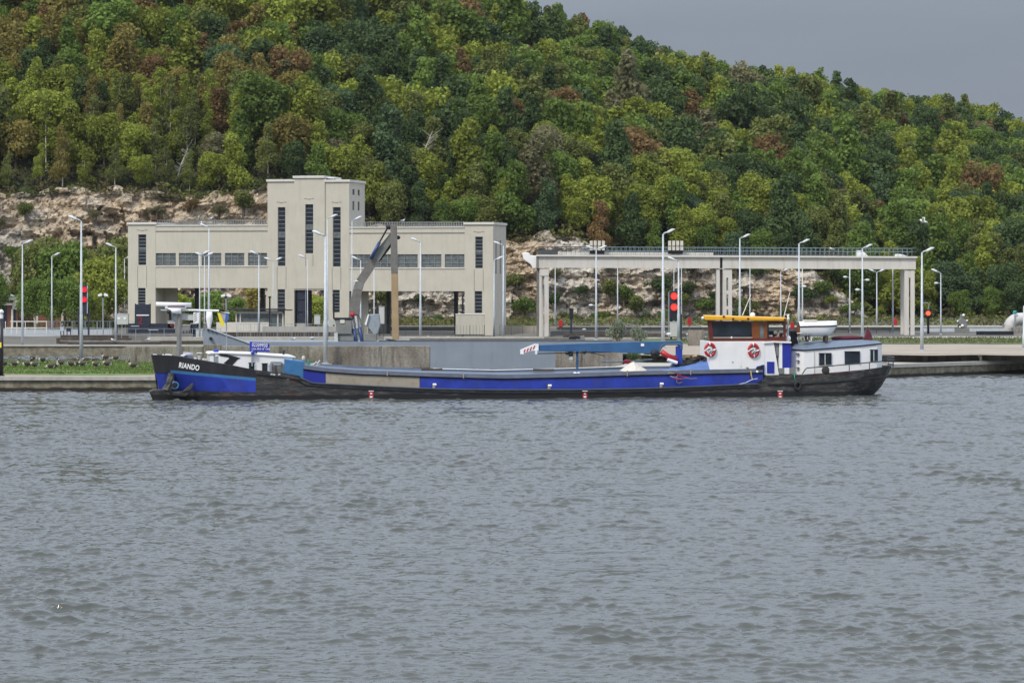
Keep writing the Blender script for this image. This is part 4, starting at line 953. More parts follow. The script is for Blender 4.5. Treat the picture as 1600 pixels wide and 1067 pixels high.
# ------------------------------------------------------------------ lamps
def lamp(px, D, ytop, heads, label, r=.13, name='street_lamp', mid=None, z=None, group='tall grey lamp posts around the lock'):
    X = gx(px, D); z = ground(X) if z is None else z; h = gzp(ytop, D)-z; root = empty(name, (X, D, z), label, 'street lamp', group)
    m = M['galv']; MB().tube([(0, 0, -.2), (0, 0, h*.33), (0, 0, h*.34), (0, 0, h)], [r*1.35, r*1.2, r*.95, r*.55], m, 10).build('pole', root, True)
    MB().tube([(0, 0, -.1), (0, 0, .15)], r*2.1, m, 10).build('base', root)
    for s in heads:
        mb = MB(); mb.tube([(0, 0, h-.02), (s*.35, 0, h+.22), (s*.6, 0, h+.28)], [r*.5, r*.5, r*.5], m, 6); a = mb.build('arm', root, True)
        mb = MB(); mb.tube([(s*.5, 0, h+.22), (s*.85, 0, h+.36), (s*1.35, 0, h+.62), (s*1.75, 0, h+.74)], [.1, .2, .2, .06], M['lamphead'], 8); mb.build('lamp_head', root, True)
    if mid:
        for (dz, s) in mid:
            MB().tube([(0, 0, h*dz), (s*.55, 0, h*dz+.12)], .05, m, 5).build('bracket', root); MB().ball((s*.85, 0, h*dz+.1), (.42, .2, .2), M['lamphead'], 8, 5).build('floodlight', root, True)
    return root
L_ = [(35, 483.2, 382, (1,), 'lamp post at the far left on the basin wall', .16), (81, 610, 400.5, (1,), 'slim lamp post between the far left lamp and the tall near one', .15), (127, 396, 346, (-1,), 'tallest thick lamp post standing among the geese', .19, None), (181, 492, 387, (-1,), 'lamp post left of the building corner on the basin wall', .16),
      (194.5, 650, 404.5, (1,), 'thin lamp post touching the left edge of the building', .13), (326.5, 560, 356, (-1,), 'tall lamp post in front of the left wing with head above its windows', .19), (312, 508, 399, (1,), 'left one of the close pair of thin lamp posts before the left wing', .12), (319.5, 530, 401, (-1, 1), 'middle thin post of three before the left wing, double head', .11),
      (404.5, 545, 398.5, (-1,), 'lamp post in front of the last left wing window', .15), (426.8, 560, 408.5, (-1, 1), 'thin double headed lamp post at the left edge of the tower', .1), (480.5, 555, 404.5, (-1,), 'thin lamp post in front of the tower shaft', .1), (508.5, 383, 369.5, (-1,), 'very thick near lamp post in front of the tower', .24), (511.5, 500, 342, (1,), 'tall lamp post behind the thick near post at the tower', .14),
      (550, 500, 345, (1,), 'lamp post just right of the tower with a long level head', .12, [(.5, 1)]), (563.5, 540, 407, (-1,), 'short lamp post behind the excavator boom', .15), (584.5, 545, 418, (), 'plain thin pole between excavator and tan spud', .13), (657, 524, 378.5, (-1,), 'lamp post right of the tan spud pole', .2), (772, 540, 407, (1,), 'lamp post on the side wall of the right pavilion, lower of two', .16), (786.5, 516, 384, (-1,), 'lamp post at the right corner of the building', .18),
      (867.5, 600, 405, (), 'thin pole seen under the crane bridge, right of its left pillars', .13), (931.5, 480, 391, (-1, 1), 'double headed lamp post in front of the left bay of the crane bridge', .17, [(.38, -1)]), (965, 600, 405, (), 'thin pole in the middle of the left bridge bay', .14), (1036, 424, 366, (1,), 'thick tall lamp post left of the big red signal', .22, [(.12, 1)]),
      (1053, 540, 405, (), 'leftmost thin pole above the big red signal', .09), (1060.3, 476, 409, (-1,), 'lamp post overlapping the big red signal', .2), (1064.8, 540, 405, (), 'thin pole right behind the big red signal', .1), (1156, 480, 373, (1,), 'lamp post rising above the wheelhouse', .18), (1171.8, 560, 405, (), 'thin pole behind the wheelhouse roof', .12), (1220, 560, 425, (1,), 'short lamp post behind the right end of the wheelhouse', .13),
      (1248.5, 480, 381, (1,), 'thicker lamp post left of the dinghy above the bridge', .2, [(.55, 1)]), (1253.8, 560, 405, (), 'thin pole close beside the lamp post left of the dinghy', .15), (1327.8, 540, 405, (), 'pole right of the dinghy', .14, [(.75, -1)]), (1347.5, 500, 388.5, (1,), 'lamp post with floodlights right of the dinghy', .19, [(.53, -1), (.64, 1)]), (1370, 570, 426, (-1, 1), 'short double headed lamp post beneath the bridge', .14),
      (1395, 530, 405, (), 'pole left of the right bridge pillars', .14), (1440.5, 411, 395, (1,), 'thick lamp post just right of the crane bridge', .2), (1470, 522, 427, (-1,), 'lamp post between the bridge and the machinery block', .13, [(.83, -1)]), (1600, 419, 478, (), 'cut off post at the right edge of the picture', .2)]
for l in L_: lamp(*l[:6], mid=(l[6] if len(l) > 6 else None))
# ship position light on bracket
r = simple('signal_light', 'small glowing red signal on a bent bracket right of the bridge', 'signal', 1450.5, 530); h = gzp(489.5, 530)-r.location.z
MB().tube([(0, .1, -.1), (0, .1, h-.5)], .22, M['black'], 8).build('post', r); MB().box((-.55, -.1, h-.9), (.55, .4, h+.7), M['black']).build('housing', r, bevel=.1)
MB().ball((-.05, -.12, h), (.42, .12, .40), M['redglow'], 14, 9).build('lamp', r, True); MB().tube([(-1.1, .2, h+1.9), (-.2, .2, h+1.9), (.1, .2, h+1.7), (.1, .2, h+.7)], .09, M['galv'], 6).build('bracket', r)
def signal(px, D, x0, x1, y0, y1, lights, label, m='navy', frame=None, post=None, lm='redlamp', r_=.55):
    r = simple('lock_signal', label, 'signal', px, D); z = r.location.z; X = r.location.x; a, b = gx(x0, D)-X, gx(x1, D)-X; h0, h1 = gzp(y1, D)-z, gzp(y0, D)-z
    MB().box((a, 0, h0), (b, .6, h1), M[m]).build('housing', r, bevel=.05)
    for i, (lx, ly) in enumerate(lights):
        c = (gx(lx, D)-X, -.08, gzp(ly, D)-z); MB().tube([(c[0], -.35, c[2]), (c[0], .0, c[2])], [r_*1.02, r_*1.05], M['black'], 18, cap=False).build('visor', r)
        MB().ball((c[0], -.02, c[2]), (r_, .1, r_), M[lm], 20, 10).build('lens', r, True)
    if frame:
        for q in ((a-.1, a), (b, b+.12)): MB().box((q[0], -.15, h0), (q[1], .2, h1), M[frame]).build('frame_rail', r)
    for p in post: MB().box((gx(p, D)-X-.17, .2, -.2), (gx(p, D)-X+.17, .5, h0+1), M['navy']).build('post', r)
    return r
signal(131, 560, 125.5, 136, 445.5, 490, [(131.5, 452.5), (131.5, 468)], 'tall red signal partly behind the tallest near lamp post', frame='galv', post=(122.8, 138), lm='redlampd', r_=.6)
MB_ = signal(1052, 482, 1046, 1059, 455, 500.5, [(1053.3, 462.8), (1053.3, 480)], 'big signal with two lit red lamps left of the wheelhouse', post=(1049, 1064), lm='redlamp', r_=.56)
MB().box((gx(1044.5, 482)-gx(1052, 482), .3, 0), (gx(1046, 482)-gx(1052, 482), .9, gzp(456, 482)-2.6), M['galv_d']).build('back_post', MB_)
MB().box((gx(1048, 482)-gx(1052, 482), -.3, gzp(500, 482)-2.6), (gx(1057, 482)-gx(1052, 482), -.01, gzp(487, 482)-2.6), M['black']).build('dark_lamp', MB_)
crate(1047, 1061, 503.5, 526, 478, 'tin', 'grey box with rounded edges under the big red signal', 'box', 'control_box', .8)
signal(892, 500, 889.5, 896, 481.5, 497, [], 'dark signal seen from behind left of the bridge lamp', m='black', post=(892.5,))
for px, y0, y1, D, lab in ((1399, 497, 510, 560, 'red lifebuoy box in the right yard beside the bridge pillars'), (1238, 503, 514, 545, 'red lifebuoy box behind the ship chimney'), (1077, 496, 508, 545, 'red lifebuoy box left of the wheelhouse roof'), (876, 500, 511, 545, 'red lifebuoy box by the left bridge pillars'), (1035.5, 575-5, 575, 600, '')):
    if not lab: continue
    r = simple('lifebuoy_box', lab, 'lifebuoy box', px, D, 'red lifebuoy boxes around the lock'); z = r.location.z; h0, h1 = gzp(y1, D)-z, gzp(y0, D)-z
    MB().box((-.07, 0, -.1), (.07, .14, h1-.1), M['galv_d']).build('post', r); MB().prism([(-.34, h0), (.34, h0), (.4, h0+.5), (.26, h1), (-.26, h1), (-.4, h0+.5)], -.25, -.005, M['red']).build('box', r, bevel=.05)
# cctv / floodlight poles
for px, D, yt, s, lab in ((161, 570, 462, -1, 'short pole with twin white floodlights left of the transformer'), (353.5, 550, 463, 1, 'short camera pole in the middle opening of the left wing'), (414, 560, 461, 0, 'short dark pole at the right end of the left open bay'), (421.5, 540, 463, 0, 'short dark pole at the foot of the tower'), (723, 540, 461, 0, 'short dark pole above the pale kiosk'), (521.5, 545, 460, 0, 'dark pole above the excavator base')):
    r = simple('camera_pole', lab, 'pole', px, D, 'short poles around the building'); h = gzp(yt, D)-r.location.z
    MB().tube([(0, 0, -.2), (0, 0, h)], .13 if s else .16, M['galv_d'] if s else M['black'], 8).build('pole', r); MB().box((-.25, -.2, h-.3), (.25, .2, h), M['black']).build('cap', r)
    if s:
        for q in (-1, 1): MB().prism([(q*.2, h), (q*.9, h-.15), (q*1.0, h+.2), (q*.3, h+.5)], -.3, .3, M['whitep']).build('floodlight', r)
# near black post with white cap at the left edge
r = empty('mooring_post', (gx(1.5, 335.5), 335.5, 1.6), 'black post with a white domed cap at the left edge of the near quay', 'post'); h = gzp(484, 335.5)-1.6
MB().tube([(0, 0, -.2), (0, 0, h-1.0)], [.3, .27], M['black'], 12).build('post', r, True); MB().tube([(0, 0, h-1.0), (0, 0, h-.55)], .26, M['whitep'], 12).build('collar', r); MB().ball((0, 0, h-.25), (.33, .33, .28), M['whitep'], 12, 7).build('cap', r, True); MB().tube([(0, 0, -.01), (0, 0, .2)], .42, M['black'], 12).build('foot', r)
MB().box((-.22, -.3, gzp(535, 335)-1.6-.6), (.1, -.27, gzp(535, 335)-1.6), M['flagy']).build('plate', r)
# pipe elbow at the right
r = empty('pipe', (gx(1578, 540), 540, 2.6), 'huge pale pipe elbow coming out of the ground at the right edge', 'pipe'); z = lambda y: gzp(y, 540)-2.6; s = 540/F
pts = [(-.2, 0, -.5), (-.2, 0, .6)]+[(-.2+2.1*(1-math.cos(a)), 0, .6+2.0*math.sin(a)) for a in (R(20), R(40), R(60), R(80))]+[(2.4, 0, 2.62), (20, 0, 2.62)]
MB().tube(pts, 1.12, M['pipe'], 20).build('elbow', r, True)
for x in (.9,): MB().tube([(x+.1, 0, 2.1-1.6), (x+.1, 0, 2.2-1.6)], .05, M['galv_d'], 6).build('clamp', r)
MB().box((.6, -1.4, -.1), (.75, -1.2, 3.9), M['galv_d']).build('stand', r); v_ = MB().ball((.7, -1.2, 3.9), (.38, .3, .22), M['turq'], 10, 6).ball((.5, -1.2, 3.65), .2, M['turq'], 8, 5).ball((.9, -1.2, 3.65), .2, M['turq'], 8, 5).build('valve', r)
MB().box((.3, -2.2, -.1), (3.2, -1.5, .9), M['wall']).build('plinth', r)
# machinery block on plinth
r = empty('pump_machine', (gx(1504, 538), 538, 2.6), 'grey lumpy machine with white dials on a plinth at the right', 'machine')
z = lambda y: gzp(y, 538)-2.6
MB().box((-1.3, 0, -.1), (1.3, 1.4, z(513)), M['plant']).build('plinth', r, bevel=.05); MB().prism([(-.9, z(513)), (.8, z(513)), (1.05, z(505)), (.9, z(500)), (.35, z(499)), (.3, z(492)), (-.3, z(491)), (-.35, z(498)), (-1.0, z(501)), (-.7, z(506))], .3, 1.1, M['plant']).build('body', r, bevel=.12)
for x, y, q in ((.0, 509, .28), (-.45, 511, .2), (.2, 492.5, .26), (-.9, 502, .18), (.85, 501, .18)): MB().ball((x, .1, z(y)), (q, .25, q), M['whitep'] if y != 511 else M['gull'], 10, 6).build('dial', r, True)
MB().tube([(-.5, .25, z(509)), (-.5, .2, z(509)+.01)], .3, M['black'], 10).build('port', r)
# bollard on the right ledge, mooring hooks
r = empty('bollard', (gx(1532, 391), 391, 1.62), 'pale bent bollard on the right ledge', 'bollard'); MB().tube([(0, 0, -.05), (0, 0, .75)], .16, M['tin'], 10).build('post', r); MB().tube([(-.35, 0, .78), (.1, 0, .85), (.15, 0, .2)], .14, M['tin'], 8).build('hook', r)
for px, y, D, lab in ((669, 527, 505, 'small grey bollard behind the pontoon, right of the spud pole'), (488, 528, 500, 'small blue grey bollard behind the tower lamp'), (700, 527.5, 505, 'second small bollard behind the pontoon'), (913, 521, 525, 'small pale bollard above the boom tip'), (1075, 512, 480, 'white hose standpipe left of the wheelhouse')):
    r = simple('bollard', lab, 'bollard', px, D, 'small bollards on the far quay'); MB().tube([(0, 0, -.05), (0, 0, .8)], [.3, .22], M['galv_d'], 10).build('post', r); MB().ball((0, 0, .9), (.38, .38, .2), M['tin'], 10, 6).build('cap', r, True)
# ------------------------------------------------------------------ pontoon with excavator
PF = Frame(gx(593, 410), 410, 0, 0); p_ = PF.root('work_pontoon', 'long flat grey steel pontoon lying behind the gap in the concrete wall', 'pontoon'); pu = PF.u; pz = lambda y: PF.uz(800, y)[1]
MB().box((pu(318), 1.5, -.4), (pu(957), 12, pz(534.5)), M['pontoon']).build('hull', p_); MB().box((pu(592), 0, -.4), (pu(957), 1.49, pz(533)), M['pontoon']).build('side_plate', p_)
MB().box((pu(592), -.05, pz(533)+.004), (pu(957), .3, pz(532)), M['rail_dark']).build('gunwale', p_)
MB().prism([(pu(317), pz(518)), (pu(323), pz(512.5)), (pu(327), pz(513)), (pu(402), pz(540)), (pu(402), pz(542)), (pu(317), pz(542))], .6, 1.4, M['pontoon']).build('raised_ramp', p_)
MB().prism([(pu(323), pz(512.3)), (pu(323), pz(513.3)), (pu(400), pz(541)), (pu(402), pz(540))], .4, 1.6, M['galv']).build('ramp_edge', p_)
for x in (323, 329, 335): MB().box((pu(x), .3, pz(516.5+(x-323)*.25)), (pu(x+3), .59, pz(515.5+(x-323)*.25)), M['black']).build('ramp_slot', p_)
MB().tube([(pu(329), 0, pz(529)), (pu(329), .59, pz(529))], .22, M['black'], 10).build('ramp_pin', p_)
for x0, x1 in ((672, 680), ): pass
s_ = MB().prism([(pu(611.5), pz(531)), (pu(622), pz(531)), (pu(619.5), pz(350.5)), (pu(609), pz(350.5)), (pu(606.8), pz(353)), (pu(607.5), pz(357)), (pu(609.2), pz(358))][:], 3, 4, M['tan']).build('tmp', p_); bpy.data.objects.remove(s_)
MB().prism([(pu(611.2), pz(531)), (pu(622), pz(531)), (pu(620.2), pz(428)), (pu(609.8), pz(428))], 3, 4, M['tan']).build('spud_pole', p_, bevel=.05)
MB().prism([(pu(609.8), pz(428)+.004), (pu(620.2), pz(428)+.004), (pu(618.6), pz(350.5)), (pu(608.5), pz(350.5))], 3, 4, M['boom']).build('spud_sleeve', p_, bevel=.05)
MB().prism([(pu(600), pz(531.5)), (pu(618), pz(534)), (pu(618), pz(532)), (pu(603), pz(529.8))], 2.3, 2.95, M['black']).build('spud_bracket', p_)
e_ = PF.root('excavator', 'grey long arm excavator standing on the pontoon, arm raised and bent', 'excavator'); e_.location.y += 3.5; e_.location.z = pz(533.5)
eu = lambda x: pu(x)*413.5/410; ez = lambda y: gzp(y, 413.5)-e_.location.z
MB().box((eu(524), 0, 0), (eu(551), 3, ez(523)), M['plant']).build('undercarriage', e_, bevel=.06); MB().box((eu(523), -.3, ez(522)), (eu(548), 3, ez(499.5)), M['plant']).build('cab', e_, bevel=.1)
MB().box((eu(520), -.4, ez(499.2)), (eu(550), 3.1, ez(496.5)), M['black']).build('cab_roof', e_); MB().prism([(eu(520.5), ez(520)), (eu(526), ez(520)), (eu(527), ez(541)), (eu(521.5), ez(541))], -.5, -.05, M['tin']).build('ladder', e_)
MB().box((eu(530), -.42, ez(505)), (eu(537), -.31, ez(499.5)), M['cloth_w']).build('work_lamp', e_); MB().prism([(eu(503), ez(503)), (eu(523), ez(497)), (eu(526), ez(503)), (eu(521), ez(507)), (eu(512), ez(508))], .5, 1.5, M['tin']).build('side_cowl', e_)
MB().box((eu(566), .2, 0), (eu(586), 3, ez(521.5)), M['plant']).build('engine_box', e_, bevel=.05)
MB().prism([(eu(569), ez(507)), (eu(574), ez(491.5)), (eu(590), ez(491)), (eu(592), ez(507)), (eu(588), ez(521)), (eu(583), ez(524)), (eu(575), ez(514))], .5, 2.5, M['galv_d']).build('counterweight', e_, bevel=.08)
MB().prism([(eu(568), ez(507)), (eu(573), ez(491)), (eu(575), ez(491)), (eu(570.5), ez(508))], .2, .49, M['whitep']).build('edge_plate', e_)
def slant(pts, w0, w1, mm, name, half):       # thick limb along a centre line
    P = [Vector((eu(x), 0, ez(y))) for x, y in pts]; A = []; B = []
    for i, p in enumerate(P):
        t = (P[min(i+1, len(P)-1)]-P[max(0, i-1)]).normalized(); n = Vector((-t.z, 0, t.x)); A.append(p+n*half[i]); B.append(p-n*half[i])
    mb = MB()
    for i in range(len(P)-1): mb.prism([(q.x, q.z) for q in (B[i], B[i+1], A[i+1], A[i])], w0, w1, M[mm])
    return mb.build(name, e_)
slant([(549, 497), (552, 478), (556.5, 452)], 1, 2, 'boom', 'lower_boom', [.62, .7, .62]); slant([(556.5, 452), (560, 441)], .95, 2.05, 'plant', 'boom_knuckle', [.66, .6])
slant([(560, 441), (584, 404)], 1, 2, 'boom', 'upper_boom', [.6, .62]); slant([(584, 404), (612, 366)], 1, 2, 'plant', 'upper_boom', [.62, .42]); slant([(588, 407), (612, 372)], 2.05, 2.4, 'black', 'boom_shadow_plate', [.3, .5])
for (a, b, c, d) in ((550.5, 514, 556, 541), (559.5, 511, 565.5, 541)): MB().tube([(eu(a), .4, ez(b)), (eu(c), .4, ez(d))], .28, M['hydblue'], 12).build('cylinder', e_, True)
MB().tube([(eu(547), .4, ez(496)), (eu(550.5), .4, ez(514))], .12, M['chrome'], 8).build('cylinder_rod', e_); MB().tube([(eu(553.5), .4, ez(494)), (eu(556), .4, ez(513))], .17, M['chrome'], 8).build('cylinder_rod', e_)
MB().tube([(eu(577), .6, ez(405)), (eu(591), .6, ez(378.5))], .24, M['hydblue'], 10).build('cylinder', e_, True); MB().tube([(eu(591), .6, ez(378.5)), (eu(604), .6, ez(355.5))], .13, M['black'], 8).build('cylinder_rod', e_)
MB().ball((eu(606), 1, ez(354.5)), (.5, .7, .4), M['black'], 10, 6).build('arm_pin', e_); MB().ball((eu(620), 1.4, ez(371)), .3, M['black'], 8, 5).build('arm_pin', e_); MB().ball((eu(548.5), .5, ez(491.5)), .36, M['redlampd'] if 0 else M['red'], 10, 6).build('marker', e_)
MB().tube([(eu(553), .5, ez(491)), (eu(558), .5, ez(493)), (eu(561.5), .5, ez(500)), (eu(562), .5, ez(508))], .06, M['black'], 6).build('hose', e_, True)
MB().prism([(eu(580), ez(540.8)), (eu(593), ez(540.8)), (eu(592), ez(534)), (eu(589), ez(538)), (eu(584), ez(538.5))], -1, -.4, M['black']).build('deck_cleat', e_)
# a heap under the boom tip seen behind the crane
r = simple('scrap_heap', 'low dark heap of scrap on the pontoon above the blue boom', 'heap', 899, 424, z=pz(533)); mb = MB()
for i in range(6): a = rt.uniform(-1.4, 1.4); mb.prism([(a-.6, 0), (a+.6, 0), (a+.3+rt.uniform(-.3, .3), rt.uniform(.2, .55)), (a-.4, .35)], rt.uniform(-1, 0), rt.uniform(.1, 1), M['black'] if i % 2 else M['plant'])
mb.build('pieces', r)
# ------------------------------------------------------------------ the barge
HF = Frame(gx(240, 306.3), 306.3, math.atan2(13.7, 79.1), 0)
s_root = HF.root('cargo_barge', 'long black and blue cargo barge RIANDO with white wheelhouse aft', 'barge')
def hp(x, y, w=0): return HF.p(x, y, w)
def hq(pts, w0, w1, m, name, par=None, bevel=0, add=None):
    P = [HF.uz(x, y, w0) for x, y in pts]
    mb = MB().prism(P, w0, w1, M[m] if isinstance(m, str) else m); return mb.build(name, par or s_root, bevel=bevel)
def hrect(x0, x1, y0, y1, w0, w1, m, name, par=None, bevel=0): return hq([(x0, y1), (x1, y1), (x1, y0), (x0, y0)], w0, w1, m, name, par, bevel)
SH = [(237, 555), (262, 556), (300, 561), (330, 566), (365, 572), (400, 579), (440, 583.5), (468, 588), (480, 596.5), (509, 598.5), (600, 603), (656, 605.5), (720, 607.3), (800, 608), (900, 607.5), (1000, 606), (1070, 603.7), (1188, 598.4), (1197, 586), (1255, 585), (1300, 582), (1350, 577.5), (1393, 571.5)]
BT = [(237, .9), (262, 2.9), (345, 4.1), (400, 4.2), (1320, 4.2), (1350, 3.8), (1375, 2.8), (1388, 1.6), (1393, .5)]
NB = [.35, .45, .62, .97, 1, 1]
ST = sorted({237, 241, 246, 251, 256, 261, 263, 270, 280, 290, 300, 315, 330, 345, 360, 380, 399.5, 400.5, 420, 440, 455, 468, 474, 480, 495, 509}|set(range(530, 1180, 20))|{1188, 1192, 1197, 1205, 1230, 1255, 1275, 1300, 1320, 1330, 1340, 1350, 1358, 1366, 1372, 1378, 1383, 1388, 1391, 1393})
def lev(px):
    t = interp(SH, px)
    if px < 262: return [None, None, 609, 582.3, 582, t]
    if px < 400: return [None, None, interp([(262, 609.5), (400, 613)], px), interp([(262, 582.3), (400, 595)], px), interp([(262, 578), (400, 590.3)], px), t]
    b = 622 if px < 480 else 620; return [None, None, t+(616-t)*.75, t+(616-t)*.5, t+(616-t)*.25, t]
near = []
for px in ST:
    row = []; lv = lev(px); b = interp(BT, px)
    for j in range(6):
        e0 = (250, 250, 249, 243, 242, 237)[j]; e1 = (1360, 1367, 1376, 1383, 1389, 1393)[j]
        p = px
        if px < 300: p = e0+(px-237)*(300-e0)/63.
        if px > 1330: p = 1330+(px-1330)*(e1-1330)/63.
        k = max(0, min(1, (360-px)/100)); ks = max(0, min(1, (px-1320)/73)); f = 1-(1-NB[j])*max(k, .6*ks)
        w = 4.2-b*f
        if j < 2: z = (-.8, .12)[j]; u = HF.u(p, w)
        else: u, z = HF.uz(p, lv[j], w)
        row.append((u, w, z))
    near.append(row)
mb = MB(); ns = len(ST)
def hm(i, j):
    px = ST[i]; mid = (ST[i]+ST[min(i+1, ns-1)])/2
    if mid < 400:
        if j == 2: return M['blue']
        if j == 3 and mid > 262: return M['ltblue']
        if j >= 3: return M['hullbk']
        return M['hull']
    return M['hull']
mb.grid([r[::-1] for r in near], lambda i, j: hm(i, 4-j))
far = [[(u, 8.4-w, z) for u, w, z in r] for r in near]
mb.grid(far, hm)
k = len(mb.v); mb.v += near[0]+far[0]; 
for j in range(5): mb.face([k+j, k+j+1, k+6+j+1, k+6+j], M['blue'] if j == 2 else M['hullbk'] if j > 2 else M['hull'])
k = len(mb.v); mb.v += near[-1]+far[-1]
for j in range(5): mb.face([k+j+1, k+j, k+6+j, k+6+j+1], M['hull'])
D_ = [[(r[5][0], r[5][1]+.02, r[5][2]-.15) for r in near], [(r[5][0], 8.4-r[5][1]-.02, r[5][2]-.15) for r in near]]
mb.grid(D_[::-1], M['hullbk']); hull = mb.build('hull', s_root)
# rubbing strakes and rust lines
for x0, x1, dy, th, mm in ((400, 1185, 6, .07, 'hullbk'), (1200, 1388, 15, .09, 'hullbk'), (400, 470, 5, .05, 'hullbk'), (470, 1185, 1.2, .08, 'rimgrey')):
    P = [hp(x, interp(SH, x)+dy, 4.2-interp(BT, x)-.05) for x in np.linspace(x0, x1, 40)]
    MB().tube(P, th, M[mm], 6).build('rubbing_strake', s_root)
# bulwark cap and mooring pads at the bow
MB().tube([hp(x, interp(SH, x)-.3, 4.2-interp(BT, x)+.05) for x in (237, 250, 262, 280, 300, 330, 365, 400, 440, 468)], .05, M['hullbk'], 6).build('bulwark_cap', s_root)
for x0, x1, w in ((238, 246, 3.6), (253, 257, 2.2), (257, 269, 1.6)): hq([(x0, 555), (x1, 555.6), (x1-1, 553.6), (x0+2, 553.2)], w-.2, w+.3, 'radome', 'mooring_pad', bevel=.03)
# forefoot plate
hq([(233.5, 611.5), (240, 608.8), (258, 607.5), (300, 609), (300, 634), (242, 630), (238, 622)], 3.2, 5.2, 'hull', 'forefoot', bevel=.08)
MB().tube([hp(243, 585, 4.2), hp(245, 600, 4.2), hp(246, 612, 4.2)], .09, M['hullbk'], 6).build('stem_bar', s_root)
# anchors
a_ = MB().tube([hp(268, 583, 1.25), hp(265, 597, 1.2), hp(262, 609, 1.3)], [.34, .42, .6], M['hull'], 8).build('anchor', s_root)
hq([(258, 603), (262, 600), (268, 606), (266, 613), (256, 611)], 1.0, 1.5, 'hullbk', 'anchor_crown', a_, .05); hq([(284, 613), (288, 609), (301, 598), (303, 601), (296, 611)], .7, 1.1, 'hull', 'anchor_fluke', a_, .05)
hq([(268, 612), (286, 611), (298, 611), (290, 620), (270, 618)], .8, 1.3, 'hull', 'anchor_fluke', a_, .05)
P = hp(273, 602, 1.0); MB().torus(P, .38, .1, M['ltblue'], nu=18, sz=.9).build('hawse_rim', s_root); MB().ball(P, (.36, .12, .5), M['black'], 12, 8).build('hawse_pipe', s_root)
text_mesh('ship_name', 'RIANDO', .78, M['whitep'], s_root, hp(295.5, 573, 4.2-interp(BT, 295)-.17), (R(90), R(9.0), R(-13.5)), bold=.018, sx=.70)
# small name marks amidships
mb = MB()
for x, y in ((424, 584.6), (428, 585.2), (436, 584.9), (450, 592), (453, 591.5), (457, 591)): P = hp(x, y, -.03); mb.box((P.x-.1, P.y-.02, P.z-.08), (P.x+.14, P.y, P.z+.08), M['tin'] if x != 457 else M['red'])
mb.build('hull_marks', s_root)
# forecastle gear
r = MB().tube([hp(279.5, 556, 4.2), hp(280.8, 484, 4.2)], [.33, .22], M['plant'], 6).build('foremast', s_root)
MB().tube([hp(243.5, 475.5, 4.2), hp(299, 476.8, 4.2)], .26, M['radome'], 12).build('radar_scanner', r, True)
hrect(258, 291, 479.3, 482.4, 3.9, 4.4, 'white', 'radar_mount', r); hrect(262, 289, 478.2, 479.3, 3.8, 4.3, 'dred', 'red_band', r)
MB().tube([hp(263, 486, 3.9), hp(283, 486, 3.9)], .3, M['radome'], 10).build('radar_motor', r, True); MB().tube([hp(251, 484.6, 4), hp(262, 485, 4)], .09, M['galv'], 6).build('radar_arm', r)
MB().ball(hp(264, 487.2, 3.6), .26, M['black'], 8, 6).build('lamp_socket', r)
MB().tube([hp(284, 484.3, 4.2), hp(342, 485.6, 4.2)], .12, M['radome'], 8).build('yard_arm', r); hrect(270.5, 276, 487, 503, 4.1, 4.5, 'galv_d', 'cable_box', r); hrect(264, 268, 489, 500, 4.2, 4.5, 'black', 'loudspeaker', r)
hrect(284, 293.5, 490, 500, 4.6, 5.2, 'tin', 'switch_box', r)
f_ = HF.root('flag', 'yellow, white and blue cloth flags hanging from the foremast yard', 'flag'); 
hq([(339.5, 488.5), (344, 489), (351.5, 507), (347, 509.5), (345, 508.5)], 4.05, 4.1, 'flagy', 'yellow_flag', f_); hq([(344.2, 489), (353, 489), (352.5, 501), (351, 505)], 4.12, 4.16, 'mute', 'pale_flag', f_)
hq([(353.2, 489.3), (358, 490.5), (357, 498), (353.5, 505.5), (351.2, 504)], 4.05, 4.1, 'flagb', 'blue_flag', f_); hq([(344, 487.4), (358.5, 488.2), (358.5, 489.8), (350, 488.6)], 4.0, 4.2, 'whitep', 'flag_rail', f_); MB().tube([hp(341, 485.6, 4.2), hp(345, 487.8, 4.12)], .03, M['black'], 5).build('halyard', f_); MB().tube([hp(354, 488, 4.4), hp(354, 556, 4.4)], .05, M['galv_d'], 5).build('flag_staff', f_)
r = MB().tube([hp(286, 557.5, 4), hp(301, 558.5, 4)], .55, M['mute'], 12).build('windlass', s_root, True); hq([(284, 560), (291, 554), (301, 554), (303, 562), (288, 562)], 3.4, 4.6, 'roofgrey', 'windlass_frame', r, .1); hq([(281, 556), (286, 553.5), (292, 553.6), (287, 557.5)], 3.1, 3.4, 'radome', 'windlass_cover', r, .05)
MB().tube([hp(311.5, 563, 3.5), hp(311.5, 552, 3.5)], .16, M['tin'], 8).build('vent_pipe', s_root); MB().tube([hp(311.5, 552, 3.5), hp(311.5, 550.8, 3.5)], [.36, .2], M['tin'], 10).build('vent_cap', s_root)
for x in (305, 318, 322): MB().ball(hp(x, 561+(x-305)*.1, 2.4), .18, M['tin'], 6, 5).build('bitt', s_root)
